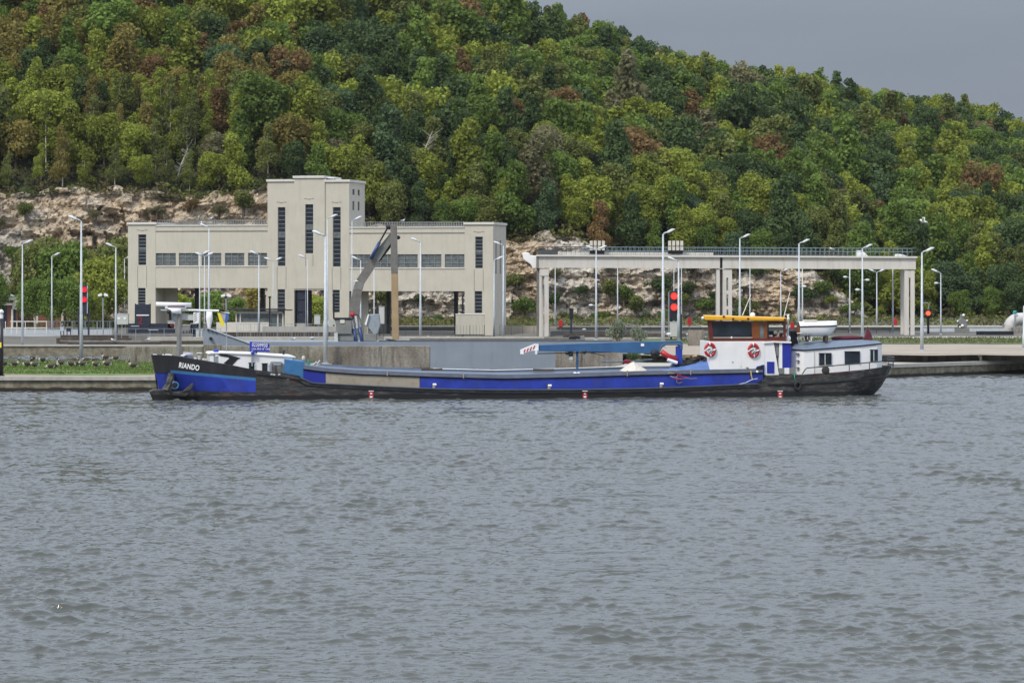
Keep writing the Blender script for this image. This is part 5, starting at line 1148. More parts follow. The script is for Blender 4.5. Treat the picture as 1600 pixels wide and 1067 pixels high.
# forecastle deckhouse
h_ = hq([(328.5, 573), (328.5, 552.2), (345, 551), (392, 552.2), (404, 553.6), (434, 555), (457, 556.3), (457, 588), (400, 582)], 1.5, 6.9, 'white', 'fore_deckhouse', bevel=.06)
hq([(326, 553.4), (328, 550.6), (345, 550.2), (392, 551.4), (404, 552.8), (458, 555.6), (462, 557.5), (462, 559), (404, 555), (345, 552.4)], 1.35, 7.05, 'whitep', 'fore_roof', bevel=.03)
hq([(341.5, 553), (354, 553.3), (376, 559.3), (371, 562), (361.5, 572.3), (349.5, 567.2), (358, 560.2), (357, 558.3), (344, 556.3)], 1.46, 1.499, 'black', 'black_chevron', h_)  # flat black angular shape on the house side
hq([(333.5, 554), (336, 554), (336, 557.5), (341, 557.5), (341, 566.5), (334, 565)], 1.47, 1.499, 'galv_d', 'dark_recess', h_); hq([(336.5, 554.5), (340, 554.5), (340, 557.2), (336.5, 557.2)], 1.40, 1.46, 'whitep', 'notch_plate', h_)
for x0, x1, y0, y1 in ((389, 397.5, 567, 580), (409.5, 418, 568, 582)):
    g = hrect(x0, x1, y0, y1, 1.40, 1.498, 'glass', 'window', h_)
    hrect(x0-1, x1+1, y0-.6, y0+.6, 1.32, 1.39, 'black', 'window_top', g)
    for yy in (570, 574, 577.5): hrect(x0-1.8, x0, yy-.7, yy+.7, 1.34, 1.39, 'whitep', 'hinge', g); hrect(x1, x1+1.6, yy-.7, yy+.7, 1.34, 1.39, 'whitep', 'hinge', g)
d_ = hq([(421.5, 583), (421.5, 567), (424, 564.2), (440, 564.8), (443, 568), (443, 585)], 1.38, 1.498, 'galv_d', 'door', h_, .1)
hrect(424.5, 441, 567.5, 583, 1.33, 1.379, 'glassl', 'door_window', d_); hrect(427, 439, 568.5, 570, 1.28, 1.32, 'tin', 'door_bar', d_); hrect(430, 432, 572, 582, 1.29, 1.32, 'woodd', 'door_post', d_)
# blue number board on a post
b2 = hq([(390, 548), (390.5, 533.6), (421, 537), (421.5, 549.8), (395, 549)], 3.0, 3.12, 'blued', 'number_board', bevel=.02)
hrect(393, 395, 548, 572, 1.2, 1.45, 'galv_d', 'board_post', b2); hq([(392, 552), (397, 548), (398.5, 548.5), (398, 553), (395, 555)], 1.0, 1.8, 'blue', 'blue_bracket', b2); hrect(399, 402, 548.5, 552, 2.4, 2.8, 'black', 'dark_lamp', b2)
P = hp(405.8, 539.4, 2.95); text_mesh('number', '02309930', .56, M['whitep'], b2, P, (R(90), R(3.5), 0), bold=.0, sx=.70)
for x, t_ in ((397, 'LOA'), (407, '80.0 m'), (416.5, 'T 1250')): text_mesh('small_text', t_, .26, M['whitep'], b2, hp(x, 545.3, 2.95), (R(90), R(3.5), 0), bold=.0, sx=.9)
hq([(333, 549), (337, 546), (341.5, 545), (342, 549), (339, 551)], 2, 2.8, 'blue', 'fore_lamp', bevel=.05); MB().tube([hp(443, 557, 4), hp(443, 549.5, 4)], .12, M['black'], 8).build('vent_pipe', s_root); MB().ball(hp(443, 549, 4), .2, M['black'], 8, 5).build('vent_cap', s_root)
# light blue box bulkhead and winch behind it
hq([(445, 583.5), (445, 561), (476, 564.8), (476, 592), (470, 590)], .7, 7.6, 'ltblue', 'blue_bulkhead', bevel=.05)
w_ = MB().tube([hp(483, 575, 3), hp(492, 575, 3)], .5, M['galv_d'], 10).build('deck_winch', s_root)
for i in range(9): P = hp(481+i*1.8, 571+rt.uniform(-3, 5), 2.5); MB().tube([P, P+Vector((rt.uniform(-.5, .5), .2, rt.uniform(-.7, .8)))], .07, M['green'] if i % 3 == 0 else M['tin'], 5).build('winch_lever', w_)
MB().ball(hp(479, 576, .8), .25, M['whitep'], 8, 5).build('float', s_root); MB().ball(hp(474, 560, 3), (.2, .2, .3), M['tin'], 8, 5).build('lamp', s_root)
# coamings
BL = [(474, 577.5), (509, 582), (560, 585.5), (656, 589), (720, 591), (790, 592.6), (900, 590), (1000, 586.8), (1100, 585), (1192, 583)]
def cpanel(x0, x1, m, name, label=None):
    mb = MB(); xs = list(np.linspace(x0, x1, max(2, int((x1-x0)/14)+1))); P = []
    for x in xs: a = hp(x, interp(SH, x)+.4, .62); b = hp(x, interp(BL, x), .62); P.append([a, b, b+Vector((0, .12, 0)), a+Vector((0, .12, 0))])
    mb.grid([list(c) for c in zip(*P)], M[m]); o = mb.build(name, s_root)
    if label: o['label'] = label
    return o
cpanel(474, 508.5, 'blued', 'side_panel'); cpanel(509, 655.5, 'beige', 'side_panel', 'beige unpainted side panel'); cpanel(656, 1192, 'blue', 'side_panel')
mb = MB(); P = []; P2 = []
for x in np.linspace(474, 1192, 50):
    b = hp(x, interp(BL, x)+.3, .5); t = hp(x, interp(BL, x)-7, .75); P.append([b, b+Vector((0, -.08, .12)), b+Vector((0, 0, .2)), t, t+Vector((0, .2, .02)), t+Vector((0, .22, -.4))])
    P2.append([t+Vector((0, .2, -.08)), Vector((t.x, 3.8, t.z+.12)), Vector((t.x, 7.2, t.z-.05))])
mb.grid([list(c) for c in zip(*P)], lambda i, j: M['hullbk'] if i < 1 else M['rimgrey']); mb.build('coaming', s_root)
mb = MB(); mb.grid([list(c) for c in zip(*P2)], M['hold']); mb.build('hatch_covers', s_root)
mb = MB(); P = []
for x in np.linspace(474, 1192, 50): t = hp(x, interp(BL, x)-7, .75); P.append([(t.x, 7.2, t.z-.1), (t.x, 7.25, t.z+.27), (t.x, 7.45, t.z+.27), (t.x, 7.5, 1.2)])
mb.grid([list(c) for c in zip(*P)], M['hold']); mb.build('far_coaming', s_root)
MB().tube([(hp(x, interp(BL, x)-7, .75).x, 7.2, hp(x, interp(BL, x)-7, .75).z+.30) for x in np.linspace(690, 1010, 30)], .045, M['whitep'], 6).build('hatch_rail', s_root)
for x in (605, 724, 980, 1079): P = hp(x, interp(BL, x), .42); MB().box((P.x-.05, .3, P.z), (P.x+.05, .4, P.z+.62), M['beige']).build('stanchion', s_root)
for x in (678, 858, 1033): P = hp(x, interp(SH, x), .25); o = MB().tube([P, P+Vector((0, 0, .35))], .16, M['beige'], 8).build('bollard', s_root); MB().tube([P+Vector((-.12, 0, .36)), P+Vector((.25, 0, .36))], .14, M['whitep'], 8).build('bollard_cap', o)
for x, y0, w in ((660, 577, 5), (835, 577.5, 3.4)): P = hp(x, y0, w); MB().box((P.x-.1, w, P.z-.15), (P.x+2.2, w+.3, P.z+.08), M['timber']).build('hatch_beam', s_root)
for x in (580, 914, 1219):
    r = MB().box(tuple(hp(x-3.6, 621.5, -.05)), tuple(hp(x+3.6, 611.4, -.02)), M['red']).build('draught_mark', s_root)
    for y0, y1, q in ((610.2, 611.4, 4), (613.6, 615.8, 1.6), (618.6, 621.2, 2)): a = hp(x-q, y1, -.08); b = hp(x+q, y0, -.052); MB().box(tuple(a), tuple(b), M['whitep']).build('white_mark', r)
# ------------------------------------------------------------------ deck crane (part of the barge)
c_ = hq([(841.5, 548.5), (841.5, 539), (900, 537), (1000, 533.8), (1064, 532.8), (1067, 535.5), (1067, 546), (1063, 546), (1062, 541), (1058, 539.3), (1041, 539.3), (1036, 541.5), (1031.5, 550), (1026, 553), (960, 550.5), (900, 549.5)], 3.5, 4.1, 'cranebl', 'crane_boom', bevel=.04)
hq([(1030, 551), (1034.5, 540.5), (1040, 538), (1061, 538), (1065, 541), (1065, 540), (1062, 536.7), (1039, 536.7), (1033, 539.2), (1028.5, 550.5)], 3.42, 3.49, 'rail_teal', 'boom_rib', c_)
hrect(1001.5, 1006.5, 536.8, 541, 3.42, 3.49, 'whitep', 'plate', c_)
wb = hq([(813.5, 553.5), (813.5, 546.5), (836, 537.3), (841.5, 537.3), (841.5, 548), (837, 547.8), (830, 548)], 3.3, 3.6, 'whitep', 'warning_board', c_)
for i in range(4): x = 819+i*5; y = 545.9-i*2.0; hq([(x-1.6, y+6), (x+.3, y+5.4), (x+2.4, y-.3), (x+.5, y+.4)], 3.26, 3.299, 'red', 'red_stripe', wb)
for x in (816.5, 837.5): hrect(x-1, x+2, 546 if x > 820 else 551, 553.3, 3.2, 3.5, 'whitep', 'board_foot', wb)
MB().tube([hp(838, 552.5, 3.8), hp(955, 550, 3.8)], .05, M['black'], 5).build('boom_cable', c_); MB().tube([hp(915, 549.5, 3.4), hp(945, 556, 3.4)], .05, M['black'], 5).build('boom_hose', c_)
for x, y in ((886, 551.5), (913, 550)): MB().ball(hp(x, y, 3.5), .22, M['black'], 8, 5).build('roller', c_)
p_ = hq([(1058, 569), (1058, 541), (1066.3, 541), (1066.3, 569)], 3.6, 4.4, 'blue', 'crane_post', bevel=.05); hq([(1050, 571), (1058, 560), (1067, 560), (1069, 574), (1048, 575)], 3.8, 4.6, 'roofgrey', 'post_foot', p_)
MB().tube([hp(1033.5, 549.5, 3.4), hp(1043, 556, 3.4), hp(1057, 562.5, 3.4)], [.3, .3, .34], M['red'], 10).build('hydraulic_ram', s_root, True); MB().tube([hp(1043, 562, 3.1), hp(1058, 567, 3.1)], .2, M['whitep'], 8).build('ram_rod', s_root)
MB().ball(hp(1024, 552, 3.3), (.55, .3, .4), M['black'], 10, 6).build('boom_joint', c_)
g_ = MB().tube([hp(902, 549, 4), hp(902, 582, 4)], .13, M['cranebl'], 8).build('boom_rest', s_root); hrect(889.5, 895.5, 549.5, 556.5, 3.3, 3.8, 'black', 'lantern', s_root); hrect(890.3, 894.8, 556.5, 562.5, 3.35, 3.75, 'tin', 'lantern_glass', s_root.children[-1]); hrect(890.8, 894.3, 562.5, 566, 3.4, 3.7, 'beige', 'lantern_foot', s_root.children[-2])
for x in (898.5, 904): MB().ball(hp(x, 584, 1), (.25, .25, .2), M['whitep'], 8, 5).build('float', s_root)
MB().tube([hp(940, 565.5, 5), hp(984, 564.8, 5), hp(1019, 561.5, 5)], .09, M['galv_d'], 6).build('boat_hook', s_root); MB().ball(hp(980, 565, 4.8), (.45, .3, .26), M['red'], 10, 6).build('red_buoy', s_root)
# things lying on the hatches
def tent():
    r = HF.root('canvas_tent', 'pale canvas tent shaped cover on the hatches in front of the crane', 'tent'); a, b, c = hp(967.5, 584, 1.0), hp(994, 564.5, 2.6), hp(1023, 583, 1.0); mb = MB(); n = 10; rws = []
    for i in range(n+1):
        t = i/n; base = a.lerp(c, t); top = 1-abs(t-.48)/(.48 if t < .48 else .52); rws.append([(base.x, 1.0, base.z), (base.x+(b.x-base.x)*.12, 1.9, base.z+(b.z-a.z)*top*.62), (base.x, 2.8, base.z+(b.z-a.z)*top), (base.x, 4.4, base.z)])
    mb.grid([list(q) for q in zip(*rws)], M['cloth_w']); mb.build('canvas', r)
    for t in (.42, .76): q = a.lerp(c, t); MB().ball((q.x, 1.0, q.z), .13, M['whitep'], 6, 4).build('tie', r)
tent()
def tarp():
    r = HF.root('tarpaulin', 'blue tarpaulin heaped in a low peak before the wheelhouse', 'tarpaulin'); mb = MB(); rws = []; T = [(1030, 579.5), (1050, 575.5), (1075, 571), (1093, 565.5), (1104, 562.5), (1116, 563), (1130, 568.5), (1148, 575), (1168, 578)]
    for i in range(61):
        x = 1030+138*i/60; top = hp(x, interp(T, x), 3.2); row = []; b = hp(x, interp(BL, x)-6.6, .85)
        for j in range(9):
            s = j/8; w = .85+s*4.2; hh = math.sin(min(1, s/.56)*math.pi/2)**1.2 if s < .56 else 1-((s-.56)/.44)**2*.8
            row.append((b.x+(top.x-b.x)*s, w, b.z+.02+(top.z-b.z)*hh+.06*noise.noise(Vector((x*.12, w*1.5, 2)))*(.2+hh)))
        rws.append(row)
    mb.grid([list(q) for q in zip(*rws)], M['tarp']); mb.build('sheet', r, True)
    MB().tube([hp(1031, 580, .8), hp(1050, 578.5, .8), hp(1080, 580, .8), hp(1100, 581, .8)], .05, M['mute'], 5).build('pale_fold', r)
tarp()
def heap(name, label, cat, x0, x1, T, w0, w1, mats, n, seed, r0=.07):
    rr = random.Random(seed); r = HF.root(name, label, cat); mb = MB()
    for i in range(n):
        x = rr.uniform(x0, x1); y = interp(T, x)+rr.uniform(0, 6); w = rr.uniform(w0, w1); p = hp(x, y, w); pts = [p]
        for k in range(4): p = p+Vector((rr.uniform(-.7, .7), rr.uniform(-.3, .3), rr.uniform(-.16, .13))); pts.append(p)
        mb.tube(pts, rr.uniform(.6, 1.5)*r0, M[rr.choice(mats)], 5)
    mb.build('coils', r, True); return r
heap('rope_heap', 'tangled heap of yellow ropes beside the blue tarpaulin', 'ropes', 1128, 1182, [(1128, 559), (1150, 563.5), (1182, 573.5)], 1.4, 2.2, ['rope', 'rope', 'rope', 'beige', 'roped'], 110, 3)
heap('net_heap', 'black netting piled on top of the blue tarpaulin', 'net', 1068, 1132, [(1068, 569), (1090, 562.5), (1100, 558), (1118, 558), (1132, 561)], 2.9, 3.9, ['roped', 'blackr', 'roped'], 90, 4, .08)
heap('brush_heap', 'brown bundle of brushwood behind the net at the wheelhouse', 'brushwood', 1066, 1094, [(1066, 562), (1080, 557.5), (1094, 559)], 5, 6, ['woodd', 'rope', 'beige'], 50, 6)
heap('lashing', 'orange red lashings hanging over the blue side', 'lashing', 1049, 1060, [(1049, 582), (1056, 590), (1060, 582)], .3, .5, ['red', 'beige'], 8, 8, .035)
o = hq([(1119, 560), (1122, 559), (1168, 571), (1180, 573.2), (1180, 575), (1160, 573)], 1.2, 1.35, 'dred', 'red_spar')
for x, y0, y1 in ((1157, 560.5, 576), (1165.2, 561, 577)): o = MB().tube([hp(x, y1, 1.1), hp(x, y0, 1.1)], .06, M['tin'], 6).build('marker_stake', s_root); MB().ball(hp(x, y0, 1.1), .13, M['black'], 6, 4).build('stake_knob', o)
r = HF.root('green_bin', 'small green plastic tub beside the pale tent', 'tub'); hq([(1008.5, 588), (1008, 583.5), (1019.5, 583), (1019, 588)], .75, 1.4, 'green', 'body', r, .05); hrect(1007.5, 1020, 582.6, 583.5, .7, 1.45, 'green', 'rim', r)
# mooring ropes over the side aft
MB().tube([hp(1138, 601.5, .2), hp(1152, 601, .2), hp(1165, 598, .2), hp(1175, 593, .2), hp(1184, 591.5, .3)], .05, M['galv'], 5).build('mooring_rope', s_root); MB().tube([hp(1173, 579, .5), hp(1174, 587, .4), hp(1176, 594, .4)], .07, M['rope'], 5).build('mooring_rope', s_root)
MB().tube([hp(1198, 588, .3), hp(1194, 596, .1), hp(1189, 601, .05)], .05, M['beige'], 5).build('mooring_rope', s_root)
hq([(1182, 585), (1182, 575), (1192, 570), (1194, 600), (1184, 600)], .65, 7.5, 'hullbk', 'aft_bulkhead'); hq([(1180, 580), (1183, 572.5), (1194.5, 569.5), (1194.5, 585)], .8, 7.5, 'blued', 'blue_end_plate'); MB().ball(hp(1183, 581, .55), .16, M['whitep'], 8, 5).build('deck_lamp', s_root)
# ------------------------------------------------------------------ wheelhouse
def plan(pts, y0, y1, m, name, par=None, bevel=0, ref=None):
    """upright block on a plan outline given as (photo column, distance across the ship); heights from the first corner"""
    z0 = HF.uz(ref or pts[0][0], y1, pts[0][1])[1]; z1 = HF.uz(ref or pts[0][0], y0, pts[0][1])[1]; U_ = [(HF.u(x, w), w) for x, w in pts]
    A = sum(U_[i][0]*U_[(i+1) % len(U_)][1]-U_[(i+1) % len(U_)][0]*U_[i][1] for i in range(len(U_))); U_ = U_ if A > 0 else U_[::-1]
    mb = MB(); n = len(U_); mb.v = [(u, w, z0) for u, w in U_]+[(u, w, z1) for u, w in U_]; mb.face(list(range(n))[::-1], M[m]); mb.face(list(range(n, 2*n)), M[m])
    for i in range(n): j = (i+1) % n; mb.face([i, j, n+j, n+i], M[m])
    return mb.build(name, par or s_root, bevel=bevel)
wh = plan([(1109, .95), (1195, .95), (1195, 7.4), (1093.5, 7.4)], 533.6, 586, 'white', 'wheelhouse_base', bevel=.04)
hq([(1195.05, 586), (1195.05, 534.2), (1209, 535), (1217.2, 586)], .98, 7.3, 'white', 'wheelhouse_side', wh)
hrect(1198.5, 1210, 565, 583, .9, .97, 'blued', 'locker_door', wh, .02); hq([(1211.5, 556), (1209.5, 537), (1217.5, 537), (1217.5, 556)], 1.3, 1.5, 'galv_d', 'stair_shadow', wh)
hq([(1213.5, 556), (1211, 537), (1216, 537), (1217.5, 556)], 1.1, 1.29, 'plant', 'steps', wh); hrect(1217.7, 1222.3, 535.5, 577, .98, 7.0, 'whitep', 'white_post', wh)
hrect(1222.4, 1236, 536.4, 577.5, 1.0, 7.0, 'blued', 'aft_door', wh, .03); hq([(1194, 536.6), (1194, 533.6), (1209, 533), (1236.5, 533.6), (1236.5, 536.3), (1210, 535.4)], .8, 7.1, 'whitep', 'ledge', wh)
for a, b, c in ((1218, 1225.6, 'plant'), (1225.8, 1233.5, 'whitep'), (1233.7, 1242, 'plant')): hrect(a, b, 575, 584.5, .8, 1.6, c, 'deck_box', s_root, .03)
hq([(1217, 585), (1217, 576), (1240, 576), (1240, 585)], 1.7, 7, 'white', 'lower_wall', wh)
# wooden house: hollow, with open side window
wd = hq([(1109.5, 533.6), (1107.5, 523), (1112.5, 528.3), (1175.5, 528.6), (1199, 528.7), (1224.3, 528), (1224.3, 502), (1228, 501.5), (1228, 534)], 1.5, 1.62, 'woodd', 'house_wall')
hq([(1105, 501), (1112, 502.3), (1115, 528.2), (1109.4, 533.3)], 1.45, 1.6, 'woodd', 'corner_post', wd); hq([(1105.5, 501), (1174, 502.2), (1174, 504), (1106, 504)], 1.48, 1.6, 'woodd', 'top_rail', wd)
g1 = hq([(1112, 503.2), (1173.6, 503.2), (1175.4, 527.2), (1115.6, 526.2)], 1.52, 1.58, 'glass', 'front_side_window', wd); hrect(1114.5, 1175.5, 526.6, 528.4, 1.4, 1.5, 'beige', 'window_sill', g1); MB().ball(hp(1143, 527.4, 1.35), .12, M['whitep'], 6, 4).build('catch', g1)
hq([(1174, 502.2), (1187, 502.5), (1187, 528.6), (1175.6, 528.6)], 1.47, 1.62, 'wood', 'panel', wd); hq([(1193.5, 502.6), (1199, 502.8), (1199, 528.6), (1193.5, 528.6)], 1.47, 1.62, 'wood', 'panel', wd); hrect(1187, 1193.5, 502.5, 508, 1.47, 1.62, 'wood', 'panel', wd)
hrect(1187.05, 1193.4, 508.05, 528.5, 1.52, 1.6, 'glassl', 'narrow_window', wd); hrect(1199, 1228, 501.6, 504.8, 1.47, 1.62, 'woodd', 'top_rail', wd)
wf_ = hrect(1199, 1201.3, 504.8, 528.6, 1.46, 1.6, 'black', 'window_frame', wd); hrect(1201.4, 1224.2, 504.85, 506.2, 1.46, 1.6, 'black', 'frame_head', wf_); hrect(1199, 1224, 526.4, 528.6, 1.46, 1.6, 'woodd', 'frame_sill', wf_)
MB().box((hp(1116, 530, 1.7).x, 1.7, hp(1107, 533, 1.7).z), (hp(1227, 533, 1.7).x, 6.8, hp(1107, 533, 1.7).z+.08), M['navy']).build('floor', wd)
for a, b in ((1112, 1200), (1224, 1229)): hrect(a, b, 502.5, 534, 6.8, 6.9, 'woodd', 'far_wall', wd)
hrect(1200, 1224, 522, 534, 6.8, 6.9, 'woodd', 'far_wall', wd); plan([(1110, 1.7), (1112, 1.7), (1108, 6.7), (1106, 6.7)], 502.5, 533, 'glass', 'fore_window', wd)
MB().box((hp(1186, 520, 3).x, 2.2, hp(1186, 531, 3).z), (hp(1199, 520, 3).x, 6.0, hp(1186, 519, 3).z), M['navy']).build('console', wd); hrect(1202, 1209, 517, 530, 3.2, 5, 'navy', 'console', wd); hrect(1201.5, 1207, 523.5, 526, 1.9, 2.2, 'whitep', 'papers', wd)
mb = MB(); ra = [hp(x, y, 1.0) for x, y in ((1102, 500.4), (1228, 501.3), (1229, 496.8), (1101, 493.2))]; rb_ = [Vector((HF.u(x, 7.0), 7.0, a.z)) for x, a in zip((1099, 1226, 1226, 1098), ra)]
mb.v = [tuple(q) for q in ra+rb_]
for q in ((0, 1, 2, 3), (5, 4, 7, 6), (1, 5, 6, 2), (4, 0, 3, 7), (3, 2, 6, 7), (4, 5, 1, 0)): mb.face(list(q), M['yellow'])
rf = mb.build('wheelhouse_roof', s_root, bevel=.08)
for x, y in ((1131, 494.5), (1145.5, 498), (1169, 497.8), (1226.5, 499)): MB().ball(hp(x, y, .95), (.14, .1, .12), M['woodd'], 8, 5).build('roof_lamp', rf)
MB().ball(hp(1098, 497, 1.2), (.16, .2, .16), M['whitep'], 8, 5).build('nav_lamp', rf); MB().ball(hp(1176, 492.5, 3), (.3, .3, .32), M['radome'], 12, 8).build('radome', rf, True)
for (x0, y0, x1, y1) in ((1160, 493, 1173.5, 460), (1224.8, 495, 1234.8, 454)): MB().tube([hp(x0, y0, 3), hp(x1, y1, 3)], [.05, .03], M['radome'], 5).build('antenna', rf)
mt = MB().tube([hp(1231.5, 533, 2.2), hp(1231, 492, 2.2)], [.11, .07], M['tin'], 8).build('mast', s_root); MB().tube([hp(1225, 492, 2.2), hp(1234, 491, 2.2)], .05, M['tin'], 5).build('cross_arm', mt)
for y, q in ((529, .3), (498, .16), (494, .14), (512, .12)): MB().ball(hp(1231.6, y, 2.2), (q, q, q*1.2), M['whitep'], 8, 6).build('lamp', mt)
hq([(1225.5, 514), (1226.5, 507), (1228.5, 507), (1229, 514)], 1.6, 2, 'whitep', 'horn', mt); hq([(1224, 525), (1228.5, 519.5), (1229.5, 524.5)], 1.6, 2, 'whitep', 'lamp_cover', mt); hrect(1225.5, 1229, 515, 532, 2.2, 2.6, 'black', 'gear_locker', mt)
# helmsman
def person():
    r = HF.root('person', 'person in a tan top sitting at the open wheelhouse window', 'person'); c = hp(1216.5, 519, 2.0)
    me = bpy.data.meshes.new('body'); k = .93
    J = {'pel': (0.05, 0, -.92), 'sp': (.02, 0, -.62), 'ch': (-.03, 0, -.38), 'nk': (-.05, 0, -.16), 'hd': (-.07, 0, -.03), 'tp': (-.06, 0, .1), 'sl': (-.03, -.19, -.26), 'el': (-.18, -.25, -.52), 'hl': (-.42, -.16, -.5), 'sr': (-.03, .19, -.26), 'er': (-.2, .25, -.5), 'hr': (-.44, .14, -.46),
         'kl': (-.4, -.1, -.9), 'fl': (-.42, -.1, -1.3), 'kr': (-.4, .12, -.9), 'fr': (-.42, .12, -1.3)}
    ks = list(J); E = [('pel', 'sp'), ('sp', 'ch'), ('ch', 'nk'), ('nk', 'hd'), ('hd', 'tp'), ('ch', 'sl'), ('sl', 'el'), ('el', 'hl'), ('ch', 'sr'), ('sr', 'er'), ('er', 'hr'), ('pel', 'kl'), ('kl', 'fl'), ('pel', 'kr'), ('kr', 'fr')]
    Rr = dict(pel=.15, sp=.14, ch=.15, nk=.06, hd=.105, tp=.075, sl=.07, el=.045, hl=.035, sr=.07, er=.045, hr=.035, kl=.07, fl=.05, kr=.07, fr=.05)
    def skin(name, keys, f, m, par):
        kk = [q for q in ks if q in keys]; me = bpy.data.meshes.new(name); me.from_pydata([J[q] for q in kk], [(kk.index(a), kk.index(b)) for a, b in E if a in kk and b in kk], [])
        o = bpy.data.objects.new(name, me); COL.objects.link(o); o.parent = par; me.materials.append(M[m])
        sk = o.modifiers.new('skin', 'SKIN'); sk.use_smooth_shade = True
        for i, q in enumerate(kk): d = me.skin_vertices[0].data[i]; d.radius = (Rr[q]*f, Rr[q]*f); d.use_root = (q == kk[0])
        o.modifiers.new('s', 'SUBSURF').levels = 1; o.modifiers['s'].render_levels = 2; return o
    b = skin('body', ks, 1, 'skin', r); b.location = c
    skin('jacket', [q for q in ks if q in ('pel', 'sp', 'ch', 'sl', 'el', 'sr', 'er')], 1.18, 'beige', b); skin('trousers', ['pel', 'kl', 'fl', 'kr', 'fr'], 1.15, 'trouser', b)
    MB().ball((-.045, 0, .075), (.115, .1, .085), M['hair'], 10, 7).build('hair', b, True); MB().ball((-.185, 0, .0), (.03, .02, .025), M['skin'], 6, 4).build('nose', b)
person()
hq([(1219, 533), (1219, 524), (1223, 520), (1223, 533)], 2.6, 3.4, 'navy', 'helm_chair', wd)
# chimney, aft cabin
hrect(1236.3, 1247.3, 516.5, 541, 3.4, 4.6, 'black', 'chimney', s_root, .08)
def aft():
    E_ = [(1236.6, 2.2, 545.3), (1256, .95, 546.6), (1300, .95, 543.3), (1345, .95, 539.6), (1370, 1.3, 536.9), (1378, 2.0, 536)]
    nb = [(x, w, y) for x, w, y in E_]; mb = MB(); top = [HF.p(x, y, w) for x, w, y in nb]; bot = [HF.p(x, interp(SH, x)+.5, w) for x, w, y in nb]; us = [t.x for t in top]
    tn = top; tf = [Vector((t.x, 8.4-t.y, t.z)) for t in top]; bn = [Vector((t.x, t.y, b.z)) for t, b in zip(top, bot)]; bf = [Vector((t.x, 8.4-t.y, b.z)) for t, b in zip(top, bot)]
    ring_t = tn+tf[::-1]; ring_b = bn+bf[::-1]; n = len(ring_t); k = len(mb.v); mb.v += [tuple(v) for v in ring_b]+[tuple(v) for v in ring_t]
    for i in range(n): j = (i+1) % n; mb.face([k+i, k+j, k+n+j, k+n+i], M['white'])
    o = mb.build('aft_cabin', s_root); RG_ = [(1236, 538.5), (1262, 536), (1300, 532), (1350, 530.8), (1378, 533)]
    mb = MB(); rws = []
    for x, w, y in nb:
        a = HF.p(x, y, w-.12)+Vector((0, 0, .02)); rx = min(max(x, 1242), 1372); c1 = HF.p(rx, interp(RG_, rx), 2.9); rws.append([a-Vector((0, 0, .14)), a, c1, Vector((c1.x, 5.5, c1.z)), Vector((a.x, 8.4-a.y, a.z)), Vector((a.x, 8.4-a.y, a.z-.14))])
    mb.grid([list(q) for q in zip(*rws)], lambda i, j: M['roofgrey'] if 0 < i < 4 else M['navy']); e = len(mb.v)
    mb.v += [tuple(q) for q in rws[0]]+[tuple(q) for q in rws[-1]]; mb.face([e+5, e+4, e+3, e+2, e+1, e], M['navy']); mb.face([e+6+i for i in range(6)], M['navy']); mb.build('cabin_roof', s_root)
    for x0, x1, y0, y1, w, sp in ((1280, 1298.5, 552.8, 570.2, .95, 1), (1320, 1343, 550, 568.5, .95, 0), (1360, 1371, 547.3, 564.5, 1.22, 1)):
        dy = -1.4
        g = hq([(x0, y1+.4), (x1, y1+dy*.6), (x1, y0+dy), (x0, y0)], w-.08, w-.02 if x0 < 1350 else w+.1, 'glass', 'window', o)
        for (a, b, c, d) in ((x0-.8, x1+.8, y0-1.4, y0), (x0-.8, x0, y0, y1), (x1, x1+.8, y0+dy, y1)): hrect(a, b, c, d, w-.16, w-.085, 'navy' if c < y0 else 'galv', 'window_frame', g)
        if sp: hrect((x0+x1)/2-.6, (x0+x1)/2+.6, y0, y1-.5, w-.16, w-.085, 'galv', 'window_mullion', g)
    for y in (552.6, 563.5, 574.5): hrect(1244.5, 1249, y-.7, y+.5, 1.2, 1.5, 'black', 'vent_slot', o)
    hrect(1272, 1273, 546, 583, .86, .94, 'tin', 'down_pipe', o)
aft()
RL = [(1253.5, 584.5), (1258, 577.5), (1261, 575), (1300, 571.5), (1340, 568), (1378, 564.5)]
rl = MB().tube([hp(x, y, .2) for x, y in RL], .06, M['rail_dark'], 6).build('side_rail', s_root)
for x in (1327, 1358.5): MB().tube([hp(x, interp(RL, x), .2), hp(x, interp(SH, x), .25)], .05, M['rail_dark'], 5).build('rail_post', rl)
for y, r_ in ((558, .06), (562.5, .06), (568.8, .05)):
    zz = hp(1385, y, 4.2).z; P = []
    for i in range(17): a = -math.pi/2+math.pi*i/16; P.append((HF.u(1376, 4.2)+(1.35 if y < 565 else 1.1)*math.cos(a), 4.2+2.6*math.sin(a), zz-.0+.03*math.cos(a)))
    MB().tube(P, r_, M['rail_dark'], 6).build('stern_rail', s_root, True)
for a in (-.9, -.3, .4, 1.0): x = HF.u(1376, 4.2)+1.3*math.cos(a); MB().tube([(x, 4.2+2.5*math.sin(a), hp(1385, 573, 4).z), (x, 4.2+2.5*math.sin(a), hp(1385, 558, 4).z)], .04, M['rail_dark'], 5).build('stern_post', s_root)
MB().tube([hp(1383, 566, 4), hp(1383, 560, 4)], .22, M['rail_dark'], 8).build('stern_bitt', s_root)
mb = MB()
for x0, x1, y, q in ((1268, 1276, 586.6, 1), (1278, 1286, 585.2, 1), (1296, 1318, 583.5, 1), (1325, 1340, 581.2, 1)): a = hp(x0, y+.9, -.04); b = hp(x1, y, -.01); mb.box((a.x, -.05, min(a.z, b.z)), (b.x, -.01, max(a.z, b.z)), M['dred'])
mb.build('rust_patches', s_root)
